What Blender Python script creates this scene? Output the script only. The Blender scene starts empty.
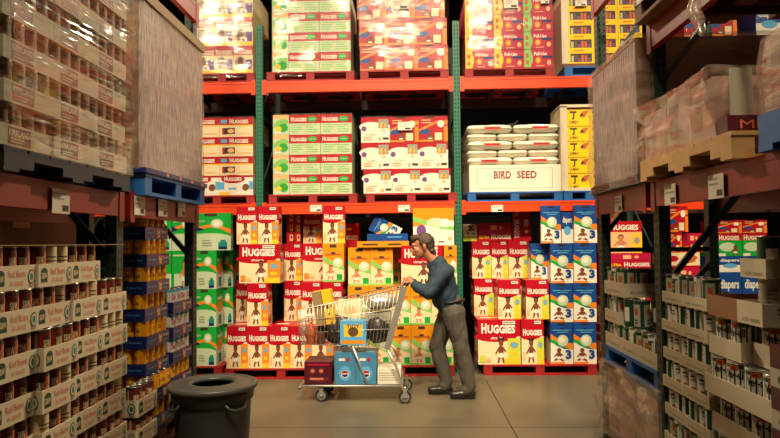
import bpy, math, random
from mathutils import Vector, Matrix, noise
random.seed(7)
col = bpy.context.scene.collection
R = math.radians
# ------------------------------------------------------------------ camera
H = 1.57
F = 630.0
CAMROT = Matrix.Rotation(math.atan(20/F), 3, 'Z') @ Matrix.Rotation(R(90) + math.atan(23/F), 3, 'X') @ Matrix.Rotation(R(-0.6), 3, 'Z')
cam_d = bpy.data.cameras.new('camera'); cam = bpy.data.objects.new('camera', cam_d); col.objects.link(cam)
cam_d.sensor_width = 36; cam_d.lens = F/780*36; cam_d.clip_start = 0.05; cam_d.clip_end = 100
cam.location = (0, 0, H); cam.rotation_euler = CAMROT.to_euler()
bpy.context.scene.camera = cam

def ray(px, py):
    return CAMROT @ Vector(((px-390)/F, -(py-219)/F, -1))
def aY(px, py, Y):           # -> (X, Z) on the plane y=Y
    d = ray(px, py); t = Y/d.y
    return d.x*t, H+d.z*t
def aX(px, py, X):           # -> (Y, Z) on the plane x=X
    d = ray(px, py); t = X/d.x
    return d.y*t, H+d.z*t

# ------------------------------------------------------------------ materials
def lin(c):
    return tuple(((v/255)/12.92 if v/255 <= .04045 else ((v/255+.055)/1.055)**2.4) for v in c) + (1,)
MATS = {}
def mat(name, rgb, rough=.5, metal=0, vary=.12, scale=25, bump=0, spec=.5):
    m = bpy.data.materials.new(name); m.use_nodes = True
    nt = m.node_tree; b = nt.nodes['Principled BSDF']
    b.inputs['Roughness'].default_value = rough; b.inputs['Metallic'].default_value = metal
    b.inputs['Specular IOR Level'].default_value = spec
    tc = nt.nodes.new('ShaderNodeTexCoord'); nz = nt.nodes.new('ShaderNodeTexNoise')
    nz.inputs['Scale'].default_value = scale; nz.inputs['Detail'].default_value = 3
    nt.links.new(tc.outputs['Object'], nz.inputs['Vector'])
    mx = nt.nodes.new('ShaderNodeMix'); mx.data_type = 'RGBA'
    c = lin(rgb)
    mx.inputs[6].default_value = tuple(v*(1-vary) for v in c[:3])+(1,)
    mx.inputs[7].default_value = tuple(min(1, v*(1+vary)) for v in c[:3])+(1,)
    nt.links.new(nz.outputs['Fac'], mx.inputs[0]); nt.links.new(mx.outputs[2], b.inputs['Base Color'])
    if bump:
        bp = nt.nodes.new('ShaderNodeBump'); bp.inputs['Strength'].default_value = bump; bp.inputs['Distance'].default_value = .01
        nt.links.new(nz.outputs['Fac'], bp.inputs['Height']); nt.links.new(bp.outputs['Normal'], b.inputs['Normal'])
    MATS[name] = m
    return m
for n, c, r in [
    ('red', (176, 10, 30), .35), ('dark_red', (140, 14, 28), .4), ('cream', (230, 208, 164), .45), ('white', (230, 222, 204), .45),
    ('orange_print', (232, 128, 30), .45), ('yellow_print', (246, 190, 40), .45), ('amber', (226, 140, 16), .4), ('lime', (196, 200, 60), .45),
    ('green_print', (20, 160, 52), .4), ('dark_green', (22, 66, 42), .45), ('mint', (190, 204, 168), .45), ('blue_print', (20, 68, 138), .4),
    ('navy', (22, 34, 96), .4), ('sky_blue', (90, 168, 214), .4), ('skin_print', (120, 62, 36), .5), ('light_skin_print', (196, 120, 80), .5),
    ('hair_print', (36, 22, 18), .5), ('grey_print', (150, 146, 138), .5), ('teal', (20, 128, 112), .45), ('magenta', (182, 22, 62), .35),
    ('peach', (240, 176, 120), .45), ('pink_text', (206, 110, 84), .6), ('black_print', (24, 24, 24), .5), ('light_green', (130, 190, 90), .45),
    ('plain_card', (180, 172, 146), .7), ('white_card', (212, 196, 164), .65), ('brown_card', (150, 100, 58), .75), ('kraft', (150, 122, 84), .75),
    ('pale_blue', (70, 132, 170), .35), ('violet', (110, 70, 130), .45), ('deep_yellow', (242, 196, 10), .4), ('burgundy', (78, 16, 32), .4), ('label_grey', (176, 170, 150), .5),
    ('bean_label', (78, 40, 28), .4), ('bean_red', (140, 34, 24), .4), ('bean_blue', (44, 62, 84), .4), ('tag_white', (224, 214, 196), .6),
    ('mauve_card', (150, 112, 104), .6), ('pink_card', (196, 150, 132), .6), ('rose_card', (182, 144, 124), .6), ('dark_print', (60, 40, 36), .5), ('brown_print', (96, 64, 42), .5), ('food_print', (190, 90, 40), .5), ('maroon_print', (96, 40, 40), .5)]:
    mat(n, c, r, vary=.06)
mat('can_metal', (176, 172, 160), .28, .9)
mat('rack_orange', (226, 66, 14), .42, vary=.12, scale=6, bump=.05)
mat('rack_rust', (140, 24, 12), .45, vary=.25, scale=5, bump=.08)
mat('rear_shaded_steel', (50, 15, 12), .6, vary=.2, scale=6)  # shade on the rear beams and crossbars put into the colour
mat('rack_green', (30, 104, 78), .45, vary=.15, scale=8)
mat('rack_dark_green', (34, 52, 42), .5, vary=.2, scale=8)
mat('hole_dark', (8, 8, 8), .9)
mat('red_paint_wood', (150, 18, 20), .6, vary=.3, scale=9, bump=.2)
mat('blue_paint_wood', (16, 92, 160), .6, vary=.25, scale=9, bump=.2)
mat('raw_wood', (196, 150, 92), .75, vary=.25, scale=12, bump=.2)
mat('old_wood', (112, 72, 44), .8, vary=.3, scale=12, bump=.2)
mat('black_wood', (12, 12, 14), .7, vary=.3, scale=9)
mat('bin_grey', (50, 50, 48), .42, vary=.1, scale=40, bump=.04)
mat('bin_lid', (72, 72, 69), .38, vary=.1, scale=40, bump=.03)
mat('chrome', (214, 208, 194), .38, .75)
mat('cart_grey', (176, 170, 158), .4, .6)
mat('rubber', (30, 28, 28), .6)
mat('wheel_grey', (120, 116, 108), .5)
mat('plastic_black', (20, 20, 22), .3)
mat('skin', (178, 116, 84), .5, vary=.08, scale=30)
mat('hair', (66, 46, 32), .6, vary=.4, scale=90, bump=.6)
mat('shirt', (34, 52, 66), .8, vary=.15, scale=60, bump=.15)
mat('trousers', (78, 71, 61), .85, vary=.18, scale=50, bump=.2)
mat('belt', (30, 24, 20), .4)
mat('shoe', (34, 28, 26), .35)
mat('bag_white', (232, 226, 206), .45, vary=.08, scale=18, bump=.25)
mat('foil', (210, 208, 200), .25, .7, vary=.2, scale=30, bump=.8)
mat('dark_bag', (52, 44, 42), .3, vary=.5, scale=40, bump=.6)
mat('bottle_brown', (110, 66, 44), .3)
mat('wall_dark', (15, 12, 11), .9, vary=.2, scale=1)
mat('ceiling_dark', (30, 26, 22), .9, vary=.2, scale=1)
mat('eye_white', (230, 225, 215), .3)

def floor_material():
    m = bpy.data.materials.new('concrete_floor'); m.use_nodes = True
    nt = m.node_tree; b = nt.nodes['Principled BSDF']
    tc = nt.nodes.new('ShaderNodeTexCoord')
    n1 = nt.nodes.new('ShaderNodeTexNoise'); n1.inputs['Scale'].default_value = 1.1; n1.inputs['Detail'].default_value = 6; n1.inputs['Roughness'].default_value = .6
    n2 = nt.nodes.new('ShaderNodeTexNoise'); n2.inputs['Scale'].default_value = 60; n2.inputs['Detail'].default_value = 4
    r1 = nt.nodes.new('ShaderNodeValToRGB')
    r1.color_ramp.elements[0].position = .3; r1.color_ramp.elements[0].color = lin((88, 80, 64))
    r1.color_ramp.elements[1].position = .7; r1.color_ramp.elements[1].color = lin((116, 105, 84))
    mx = nt.nodes.new('ShaderNodeMix'); mx.data_type = 'RGBA'; mx.blend_type = 'MULTIPLY'; mx.inputs[0].default_value = .25
    for n in (n1, n2): nt.links.new(tc.outputs['Object'], n.inputs['Vector'])
    nt.links.new(n1.outputs['Fac'], r1.inputs['Fac']); nt.links.new(r1.outputs['Color'], mx.inputs[6]); nt.links.new(n2.outputs['Color'], mx.inputs[7])
    nt.links.new(mx.outputs[2], b.inputs['Base Color'])
    rr = nt.nodes.new('ShaderNodeMapRange'); rr.inputs[3].default_value = .28; rr.inputs[4].default_value = .5
    nt.links.new(n1.outputs['Fac'], rr.inputs[0]); nt.links.new(rr.outputs[0], b.inputs['Roughness'])
    bp = nt.nodes.new('ShaderNodeBump'); bp.inputs['Strength'].default_value = .08
    nt.links.new(n2.outputs['Fac'], bp.inputs['Height']); nt.links.new(bp.outputs['Normal'], b.inputs['Normal'])
    MATS['floor'] = m
floor_material()

def film_material(name, clear, tint, rough, stretch=(3, 3, 40), strength=.6, milky=.35):
    m = bpy.data.materials.new(name); m.use_nodes = True
    nt = m.node_tree; nt.nodes.clear()
    out = nt.nodes.new('ShaderNodeOutputMaterial')
    tr = nt.nodes.new('ShaderNodeBsdfTransparent')
    gl = nt.nodes.new('ShaderNodeBsdfGlossy'); gl.inputs['Roughness'].default_value = rough
    gl.inputs['Color'].default_value = (1, .98, .94, 1)
    df = nt.nodes.new('ShaderNodeBsdfDiffuse'); df.inputs['Color'].default_value = lin(tint)
    tc = nt.nodes.new('ShaderNodeTexCoord'); mp = nt.nodes.new('ShaderNodeMapping'); mp.inputs['Scale'].default_value = stretch
    mp.inputs['Rotation'].default_value = (R(14), R(10), 0)
    nz = nt.nodes.new('ShaderNodeTexNoise'); nz.inputs['Scale'].default_value = 1.3; nz.inputs['Detail'].default_value = 2; nz.inputs['Distortion'].default_value = .5
    nt.links.new(tc.outputs['Object'], mp.inputs['Vector']); nt.links.new(mp.outputs['Vector'], nz.inputs['Vector'])
    bp = nt.nodes.new('ShaderNodeBump'); bp.inputs['Strength'].default_value = strength; bp.inputs['Distance'].default_value = .006
    nt.links.new(nz.outputs['Fac'], bp.inputs['Height'])
    nt.links.new(bp.outputs['Normal'], gl.inputs['Normal']); nt.links.new(bp.outputs['Normal'], df.inputs['Normal'])
    m1 = nt.nodes.new('ShaderNodeMixShader'); m1.inputs[0].default_value = milky
    nt.links.new(gl.outputs[0], m1.inputs[1]); nt.links.new(df.outputs[0], m1.inputs[2])
    m2 = nt.nodes.new('ShaderNodeMixShader')
    rp = nt.nodes.new('ShaderNodeMapRange'); rp.inputs[1].default_value = .3; rp.inputs[2].default_value = .75
    rp.inputs[3].default_value = (1-clear)*.55; rp.inputs[4].default_value = min(1, (1-clear)*1.6)
    nt.links.new(nz.outputs['Fac'], rp.inputs[0]); nt.links.new(rp.outputs[0], m2.inputs[0])
    nt.links.new(tr.outputs[0], m2.inputs[1]); nt.links.new(m1.outputs[0], m2.inputs[2])
    nt.links.new(m2.outputs[0], out.inputs['Surface'])
    MATS[name] = m
film_material('film_clear', .92, (220, 210, 190), .12, milky=.1, strength=.2)
film_material('film_thick', .8, (190, 170, 140), .1, strength=1.0, milky=.05, stretch=(2, 2, 26))
film_material('film_crumple', .62, (206, 180, 164), .14, stretch=(4, 4, 14), strength=1.0, milky=.45)
film_material('film_milky', .72, (196, 168, 148), .25, stretch=(3, 3, 16), strength=.3, milky=.7)

def striped_load_material():
    m = bpy.data.materials.new('striped_load'); m.use_nodes = True
    nt = m.node_tree; b = nt.nodes['Principled BSDF']; b.inputs['Roughness'].default_value = .6
    tc = nt.nodes.new('ShaderNodeTexCoord'); mp = nt.nodes.new('ShaderNodeMapping'); mp.inputs['Scale'].default_value = (70, 70, 7)
    vz = nt.nodes.new('ShaderNodeTexNoise'); vz.inputs['Scale'].default_value = 1; vz.inputs['Detail'].default_value = 2
    rp = nt.nodes.new('ShaderNodeValToRGB'); e = rp.color_ramp.elements
    e[0].position = .28; e[0].color = lin((96, 84, 88)); e[1].position = .72; e[1].color = lin((206, 190, 182))
    e2 = rp.color_ramp.elements.new(.5); e2.color = lin((164, 142, 134)); e3 = rp.color_ramp.elements.new(.4); e3.color = lin((120, 116, 136))
    nt.links.new(tc.outputs['Object'], mp.inputs['Vector']); nt.links.new(mp.outputs['Vector'], vz.inputs['Vector'])
    nt.links.new(vz.outputs['Fac'], rp.inputs['Fac']); nt.links.new(rp.outputs['Color'], b.inputs['Base Color'])
    MATS['striped_load'] = m
striped_load_material()

# ------------------------------------------------------------------ text outlines
TXT = {}
def text_geo(s, bold=.02):
    k = (s, bold)
    if k in TXT: return TXT[k]
    cu = bpy.data.curves.new('lettering', 'FONT'); cu.body = s; cu.offset = bold; cu.resolution_u = 2; cu.fill_mode = 'FRONT'
    o = bpy.data.objects.new('lettering', cu); col.objects.link(o)
    bpy.context.view_layer.update()
    me = o.evaluated_get(bpy.context.evaluated_depsgraph_get()).to_mesh()
    vs = [(v.co.x, v.co.y) for v in me.vertices]; fs = [tuple(p.vertices) for p in me.polygons if p.normal.z > 0 or True]
    x0 = min(v[0] for v in vs); x1 = max(v[0] for v in vs); y0 = min(v[1] for v in vs); y1 = max(v[1] for v in vs)
    vs = [((x-x0)/(x1-x0), (y-y0)/(y1-y0)) for x, y in vs]
    o.to_mesh_clear(); bpy.data.objects.remove(o); bpy.data.curves.remove(cu)
    TXT[k] = (vs, fs)
    return TXT[k]

# ------------------------------------------------------------------ mesh collector
class MB:
    def __init__(s): s.v = []; s.f = []; s.m = []; s.mats = []; s.smooth = []
    def mi(s, name):
        if name not in s.mats: s.mats.append(name)
        return s.mats.index(name)
    def add(s, vs, fs, m, smooth=False):
        b = len(s.v); k = s.mi(m); s.v += [tuple(v) for v in vs]
        for f in fs: s.f.append(tuple(b+i for i in f)); s.m.append(k); s.smooth.append(smooth)
    def box(s, x0, x1, y0, y1, z0, z1, m):
        s.add([(x0,y0,z0),(x1,y0,z0),(x1,y1,z0),(x0,y1,z0),(x0,y0,z1),(x1,y0,z1),(x1,y1,z1),(x0,y1,z1)],
              [(0,3,2,1),(4,5,6,7),(0,1,5,4),(1,2,6,5),(2,3,7,6),(3,0,4,7)], m)
    def bar(s, a, b, w, h, m, up=Vector((0, 0, 1))):
        a = Vector(a); b = Vector(b); d = (b-a).normalized(); x = d.cross(up)
        if x.length < 1e-4: x = d.cross(Vector((0, 1, 0)))
        x.normalize(); y = x.cross(d)
        vs = []
        for p in (a, b):
            for sx, sy in ((-1,-1),(1,-1),(1,1),(-1,1)): vs.append(p + x*w/2*sx + y*h/2*sy)
        s.add(vs, [(0,1,2,3),(7,6,5,4),(0,4,5,1),(1,5,6,2),(2,6,7,3),(3,7,4,0)], m)
    def tube(s, pts, r, m, n=8, closed=False):
        pts = [Vector(p) for p in pts]; N = len(pts); rs = r if isinstance(r, (list, tuple)) else [r]*N
        vs = []; ref = None
        for i, p in enumerate(pts):
            if closed: d = pts[(i+1) % N]-pts[i-1]
            else: d = pts[min(i+1, N-1)]-pts[max(i-1, 0)]
            d.normalize()
            if ref is None:
                ref = d.cross(Vector((0, 0, 1)))
                if ref.length < .1: ref = d.cross(Vector((0, 1, 0)))
            ref = (ref - d*ref.dot(d)).normalized(); y = d.cross(ref)
            for k in range(n):
                a = 2*math.pi*k/n; vs.append(p + (ref*math.cos(a)+y*math.sin(a))*rs[i])
        fs = []
        for i in range(N if closed else N-1):
            for k in range(n):
                a = i*n+k; b = i*n+(k+1) % n; c = ((i+1) % N)*n+(k+1) % n; d2 = ((i+1) % N)*n+k
                fs.append((a, b, c, d2))
        if not closed: fs += [tuple(range(n-1, -1, -1)), tuple((N-1)*n+k for k in range(n))]
        s.add(vs, fs, m, True)
    def lathe(s, prof, m, n=24, c=(0, 0, 0), cap0=True, cap1=True):
        vs = []; 
        for r, z in prof:
            for k in range(n):
                a = 2*math.pi*k/n; vs.append((c[0]+r*math.cos(a), c[1]+r*math.sin(a), c[2]+z))
        fs = []
        for i in range(len(prof)-1):
            for k in range(n): fs.append((i*n+k, i*n+(k+1) % n, (i+1)*n+(k+1) % n, (i+1)*n+k))
        s.add(vs, fs, m, True)
        if cap0: s.add(vs[:n], [tuple(range(n-1, -1, -1))], m)
        if cap1: s.add(vs[-n:], [tuple(range(n))], m)
    def mesh(s, name, bevel=None):
        me = bpy.data.meshes.new(name); me.from_pydata(s.v, [], s.f)
        for k in s.mats: me.materials.append(MATS[k])
        me.polygons.foreach_set('material_index', s.m); me.polygons.foreach_set('use_smooth', s.smooth)
        me.update()
        return me
def link(name, me, parent=None, loc=None, rot=None):
    o = bpy.data.objects.new(name, me); col.objects.link(o)
    if parent: o.parent = parent
    if loc is not None: o.location = loc
    if rot is not None: o.rotation_euler = rot
    return o
def tag(o, label, cat, group=None):
    o['label'] = label; o['category'] = cat
    if group: o['group'] = group
    return o
def root(name, loc, label, cat, group=None, rz=0):
    o = bpy.data.objects.new(name, None); col.objects.link(o); o.location = loc; o.rotation_euler = (0, 0, rz)
    return tag(o, label, cat, group)
def struct(name, mb):
    o = link(name, mb.mesh(name)); o['kind'] = 'structure'; return o

# ------------------------------------------------------------------ face painter
class Face:
    """prints on a rectangle: u to the reader's right, v up"""
    def __init__(s, mb, o, u, v, W, Hh, eps=.0003):
        s.mb = mb; s.o = Vector(o); s.u = Vector(u); s.v = Vector(v); s.n = s.u.cross(s.v); s.W = W; s.H = Hh; s.k = 0; s.eps = eps
    def P(s, a, b): return s.o + s.u*(a*s.W) + s.v*(b*s.H) + s.n*(s.eps*s.k)
    def poly(s, pts, m):
        s.k += 1; s.mb.add([s.P(a, b) for a, b in pts], [tuple(range(len(pts)))], m)
    def rect(s, a0, b0, a1, b1, m): s.poly([(a0,b0),(a1,b0),(a1,b1),(a0,b1)], m)
    def ell(s, a, b, ra, rb, m, n=14, rot=0):
        pts = []
        for i in range(n):
            t = 2*math.pi*i/n; x = ra*s.W*math.cos(t); y = rb*s.H*math.sin(t)
            pts.append((a+(x*math.cos(rot)-y*math.sin(rot))/s.W, b+(x*math.sin(rot)+y*math.cos(rot))/s.H))
        s.poly(pts, m)
    def text(s, t, a0, b0, a1, b1, m, bold=.02, slant=0):
        vs, fs = text_geo(t, bold); s.k += 1
        s.mb.add([s.P(a0+(a1-a0)*(x+slant*y), b0+(b1-b0)*y) for x, y in vs], fs, m)
    def text_up(s, t, a0, b0, a1, b1, m, bold=.02):   # reads downward, turned a quarter
        vs, fs = text_geo(t, bold); s.k += 1
        s.mb.add([s.P(a0+(a1-a0)*y, b1-(b1-b0)*x) for x, y in vs], fs, m)
    def lines(s, a0, b0, a1, b1, n, m, seed=0):
        rd = random.Random(seed); h = (b1-b0)/n
        s.k += 1
        for i in range(n):
            y = b0+h*(i+.3); e = a0+(a1-a0)*rd.uniform(.6, 1)
            s.mb.add([s.P(a0, y), s.P(e, y), s.P(e, y+h*.4), s.P(a0, y+h*.4)], [(0,1,2,3)], m)
    def baby(s, a0, b0, a1, b1, skin='skin_print', hair='hair_print', buns=False, sit=False):
        w = a1-a0; h = b1-b0; g = lambda x, y: (a0+w*x, b0+h*y)
        def limb(p, q, t):
            (x0, y0), (x1, y1) = p, q; dx = (x1-x0)*w*s.W; dy = (y1-y0)*h*s.H; L = math.hypot(dx, dy) or 1
            nx = -dy/L*t*w*s.W/(w*s.W); ny = dx/L*t*w*s.W/(h*s.H)
            s.poly([g(x0-nx, y0-ny), g(x1-nx*.7, y1-ny*.7), g(x1+nx*.7, y1+ny*.7), g(x0+nx, y0+ny)], skin)
        if buns:
            s.ell(*g(.36, .93), w*.09, h*.06, hair, 8); s.ell(*g(.72, .93), w*.09, h*.06, hair, 8)
        if sit:
            limb((.5, .3), (.12, .12), .1); limb((.5, .28), (.95, .1), .1)
        else:
            limb((.44, .32), (.3, .02), .09); limb((.62, .32), (.74, .02), .09)
        s.ell(*g(.53, .48), w*.2, h*.2, skin, 12)
        limb((.4, .6), (.1, .36), .07); limb((.66, .6), (.9, .44), .07)
        s.ell(*g(.53, .3), w*.22, h*.1, 'white', 10)
        s.ell(*g(.54, .8), w*.19, h*.15, hair, 12); s.ell(*g(.54, .77), w*.16, h*.12, skin, 12)

def faces_of(mb, w, d, h):
    return dict(front=Face(mb, (-w/2, -d/2, 0), (1,0,0), (0,0,1), w, h), right=Face(mb, (w/2, -d/2, 0), (0,1,0), (0,0,1), d, h),
                left=Face(mb, (-w/2, d/2, 0), (0,-1,0), (0,0,1), d, h), top=Face(mb, (-w/2, -d/2, h), (1,0,0), (0,1,0), w, d))

def huggies_front(f, strip, girl=False, wide=False):
    f.rect(0, .62, 1, 1, 'red'); 
    if wide: f.ell(.42, .62, .5, .12, 'red', 16); f.text('HUGGIES', .08, .69, .88, .92, 'white', .05); f.text('ultratrim', .3, .56, .6, .62, 'white')
    else: f.ell(.4, .62, .45, .08, 'red', 14); f.text('HUGGIES', .07, .64, .93, .79, 'white', .05)
    f.rect(.68 if not wide else .7, 0, 1, .58, strip); 
    f.ell(.84 if not wide else .85, .43, .1, .075, 'grey_print'); f.ell(.84 if not wide else .85, .43, .06, .045, 'sky_blue')
    f.rect(.76, .2, .92, .28, 'yellow_print')
    f.rect(.62 if wide else .68, 0, 1, .14 if wide else .12, 'yellow_print')
    if wide: f.baby(.38, .02, .68, .62, buns=girl); f.rect(.04, .05, .16, .2, strip); f.rect(.18, .06, .3, .14, 'peach')
    else: f.baby(.16, .03, .66, .6, buns=girl); f.rect(.04, .1, .14, .26, 'peach')
    f.rect(.58, .9, .88, .97, 'tag_white'); f.rect(.6, .92, .84, .95, 'grey_print')
def huggies_side(f, strip):
    f.rect(0, .62, 1, 1, 'red'); f.ell(.5, .62, .4, .1, 'red'); f.text('Huggies', .1, .64, .9, .82, 'white', .04, .0)
    f.ell(.62, .34, .22, .14, 'peach'); f.rect(.1, .06, .4, .2, 'red'); f.rect(.5, .04, .8, .24, 'magenta')
_ft = Face.text
def _text(s_, t, a0, b0, a1, b1, m, bold=.02, slant=0):
    if t == 'HUGGIES':
        w_ = a1-a0; _ft(s_, 'H', a0, b0, a0+w_*.155, b1, m, bold); _ft(s_, 'UGGIES', a0+w_*.18, b0, a1, b0+(b1-b0)*.84, m, bold)
    else: _ft(s_, t, a0, b0, a1, b1, m, bold, slant)
Face.text = _text
DES = {}
def design(name):
    def g(fn): DES[name] = fn; return fn
    return g
@design('boy_narrow')
def _(F, w, d, h): huggies_front(F['front'], 'orange_print'); huggies_side(F['right'], 'orange_print'); huggies_side(F['left'], 'orange_print'); F['top'].rect(0, 0, 1, 1, 'red'); F['top'].rect(.2, .42, .8, .58, 'white'); return 'cream'
@design('boy_wide')
def _(F, w, d, h): huggies_front(F['front'], 'orange_print', wide=True); huggies_side(F['right'], 'orange_print'); huggies_side(F['left'], 'orange_print'); F['top'].rect(0, 0, 1, 1, 'red'); F['top'].rect(.1, .42, .9, .58, 'white'); return 'cream'
@design('girl_narrow')
def _(F, w, d, h): huggies_front(F['front'], 'lime', True); huggies_side(F['right'], 'lime'); huggies_side(F['left'], 'lime'); F['top'].rect(0, 0, 1, 1, 'red'); F['top'].rect(.2, .42, .8, .58, 'white'); return 'cream'
@design('girl_wide')
def _(F, w, d, h): huggies_front(F['front'], 'lime', True, True); huggies_side(F['right'], 'lime'); huggies_side(F['left'], 'lime'); F['top'].rect(0, 0, 1, 1, 'red'); F['top'].rect(.1, .42, .9, .58, 'white'); return 'cream'
@design('spine')
def _(F, w, d, h):
    f = F['front']
    for i in range(3): f.rect(.45, .08+.3*i, .95, .28+.3*i, 'yellow_print' if i % 2 else 'peach'); f.ell(.7, .2+.3*i, .15, .05, 'dark_red')
    return 'red'
@design('red_text')
def _(F, w, d, h):
    f = F['front']; f.text('HUGGIES', .06, .3, .94, .52, 'white', .04); f.rect(.35, .7, .65, .8, 'peach'); return 'red'
@design('red_lying')
def _(F, w, d, h):
    f = F['front']; f.rect(0, 0, 1, .42, 'red'); f.text('HUGGIES', .4, .1, .97, .4, 'white', .04); f.text('ULTRA', .04, .12, .34, .3, 'yellow_print', .03); f.rect(.38, .62, .56, .86, 'peach'); f.ell(.68, .74, .05, .09, 'peach'); f.rect(0, .5, 1, .52, 'dark_red')
    F['top'].rect(0, 0, 1, 1, 'red'); return 'magenta'
@design('red_standing')
def _(F, w, d, h):
    f = F['front']; f.rect(.47, 0, .5, 1, 'dark_red'); f.text_up('HUGGIES', .08, .08, .36, .58, 'white', .04); f.text_up('ULTRA', .12, .68, .32, .94, 'yellow_print', .03); f.rect(.62, .4, .86, .6, 'peach'); f.ell(.74, .25, .1, .05, 'peach'); return 'red'
@design('girl_lying')
def _(F, w, d, h):
    f = F['front']; f.rect(0, 0, 1, .3, 'lime'); f.baby(.2, .35, .9, .95, buns=True, sit=True); return 'cream'
def swoosh(f, c1, y):
    f.poly([(0, y+.1), (.35, y-.02), (.7, y-.12), (1, y-.16), (1, y-.06), (.6, y), (.3, y+.12), (0, y+.22)], c1)
@design('amber')
def _(F, w, d, h):
    f = F['front']; f.poly([(0, 0), (1, 0), (1, .3), (.6, .36), (.25, .44), (0, .54)], 'cream'); swoosh(f, 'light_green', .46); f.ell(.72, .5, .24, .13, 'mint'); f.ell(.7, .52, .14, .07, 'white')
    f.baby(.12, .06, .6, .46, 'light_skin_print'); f.rect(.66, .05, .92, .2, 'green_print'); f.rect(0, 0, 1, .05, 'light_green'); f.rect(.34, .9, .66, .97, 'dark_print'); f.rect(.12, .7, .88, .73, 'food_print'); f.ell(.5, .745, .12, .03, 'dark_print')
    return 'amber'
@design('amber_wide')
def _(F, w, d, h):
    f = F['front']; f.poly([(0, 0), (1, 0), (1, .66), (.7, .66), (.4, .56), (0, .5)], 'white'); swoosh(f, 'light_green', .56); f.ell(.55, .6, .22, .14, 'mint'); f.ell(.78, .6, .14, .12, 'white'); f.ell(.2, .4, .12, .16, 'violet'); f.rect(.1, .1, .3, .3, 'mint'); f.ell(.9, .18, .06, .05, 'peach'); f.rect(.62, .08, .76, .11, 'dark_print'); return 'amber'
@design('amber_flat')
def _(F, w, d, h):
    f = F['front']; f.rect(.1, .3, .4, .6, 'dark_print'); f.rect(.6, .3, .85, .6, 'dark_print'); return 'amber'
@design('blue_three')
def _(F, w, d, h):
    f = F['front']; f.poly([(0, 0), (1, 0), (1, .34), (.6, .36), (.25, .44), (0, .56)], 'white'); swoosh(f, 'orange_print', .5); f.poly([(0, .6), (.5, .5), (.8, .36), (.4, .42), (0, .52)], 'green_print')
    f.ell(.55, .56, .25, .14, 'mint'); f.ell(.52, .58, .15, .08, 'white'); f.rect(.78, .38, 1, .5, 'orange_print')
    f.baby(.1, .04, .6, .4, sit=True); f.rect(0, 0, .62, .05, 'orange_print'); f.text('3', .66, .12, .92, .34, 'blue_print', .05); f.rect(.1, .8, .9, .82, 'sky_blue'); f.rect(.3, .75, .8, .77, 'sky_blue'); f.rect(.34, .95, .66, .99, 'dark_print'); f.poly([(.4, .86), (.6, .86), (.5, .81)], 'navy')
    for q in ('left', 'right'):
        f = F[q]; f.rect(0, 0, 1, .34, 'white'); f.ell(.5, .4, .5, .2, 'yellow_print'); f.ell(.5, .36, .4, .2, 'white'); f.rect(.1, .7, .9, .9, 'violet')
    return 'blue_print'
@design('blue_plain')
def _(F, w, d, h):
    f = F['front']; f.rect(.5, .45, .85, .6, 'sky_blue'); return 'blue_print'
@design('green_box')
def _(F, w, d, h):
    f = F['front']; f.rect(0, 0, 1, .38, 'mint'); f.ell(.4, .36, .6, .1, 'mint'); f.poly([(0, .5), (.4, .62), (.7, .58), (1, .44), (1, .56), (.6, .7), (.3, .68), (0, .6)], 'orange_print'); f.poly([(0, .5), (.3, .56), (0, .66)], 'navy')
    f.ell(.62, .72, .17, .12, 'mint'); f.ell(.62, .72, .1, .08, 'white'); f.text('nature', .06, .76, .3, .82, 'mint'); f.rect(.66, .06, .9, .22, 'teal'); f.rect(.72, .22, .86, .28, 'teal'); f.rect(.66, .03, .9, .1, 'navy'); f.rect(.28, .92, .62, .99, 'dark_print')
    f.lines(.22, .1, .5, .3, 3, 'grey_print')
    f = F['right']; f.rect(0, 0, 1, .5, 'white'); f.ell(.5, .52, .4, .16, 'orange_print'); f.rect(.3, .05, .7, .3, 'teal'); f.rect(.1, .7, .8, .78, 'mint')
    return 'green_print'
@design('green_baby')
def _(F, w, d, h):
    f = F['front']; f.rect(.1, 0, 1, .4, 'mint'); f.baby(.3, .04, .85, .82, 'light_skin_print'); f.rect(.05, .86, .95, .9, 'mint'); return 'green_print'
@design('wipes')
def _(F, w, d, h):
    f = F['front']; f.rect(0, .56, 1, 1, 'red')
    f.text('HUGGIES', .06, .66, .56, .88, 'white', .04); f.ell(.74, .77, .16, .14, 'green_print'); f.text('wipes', .64, .72, .84, .82, 'mint')
    f.lines(.08, .08, .44, .42, 3, 'light_green', 1); f.lines(.54, .08, .92, .42, 3, 'light_green', 2); f.rect(.48, .06, .5, .48, 'peach'); f.rect(.1, .46, .9, .49, 'light_green'); f.rect(.0, 0, .012, .56, 'grey_print')
    F['top'].rect(0, 0, 1, 1, 'white'); return 'mint'
@design('wipes_end')
def _(F, w, d, h):
    f = F['front']; f.rect(0, .8, 1, 1, 'peach'); f.ell(.5, .55, .5, .22, 'light_green', rot=.4); f.ell(.65, .35, .3, .22, 'green_print'); f.ell(.35, .3, .2, .12, 'yellow_print'); f.rect(.1, .1, .5, .16, 'white'); return 'mint'
@design('white_band')
def _(F, w, d, h):
    f = F['front']; f.rect(0, .62, 1, 1, 'red'); f.text('HUGGIES', .3, .68, .86, .92, 'white', .04); f.rect(.04, .7, .22, .88, 'sky_blue'); f.rect(0, .56, 1, .62, 'yellow_print')
    f.rect(.08, .12, .2, .46, 'red'); f.rect(.14, .15, .46, .46, 'dark_print'); f.ell(.34, .3, .1, .12, 'peach'); f.rect(.56, .14, .94, .2, 'peach'); return 'cream'
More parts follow.
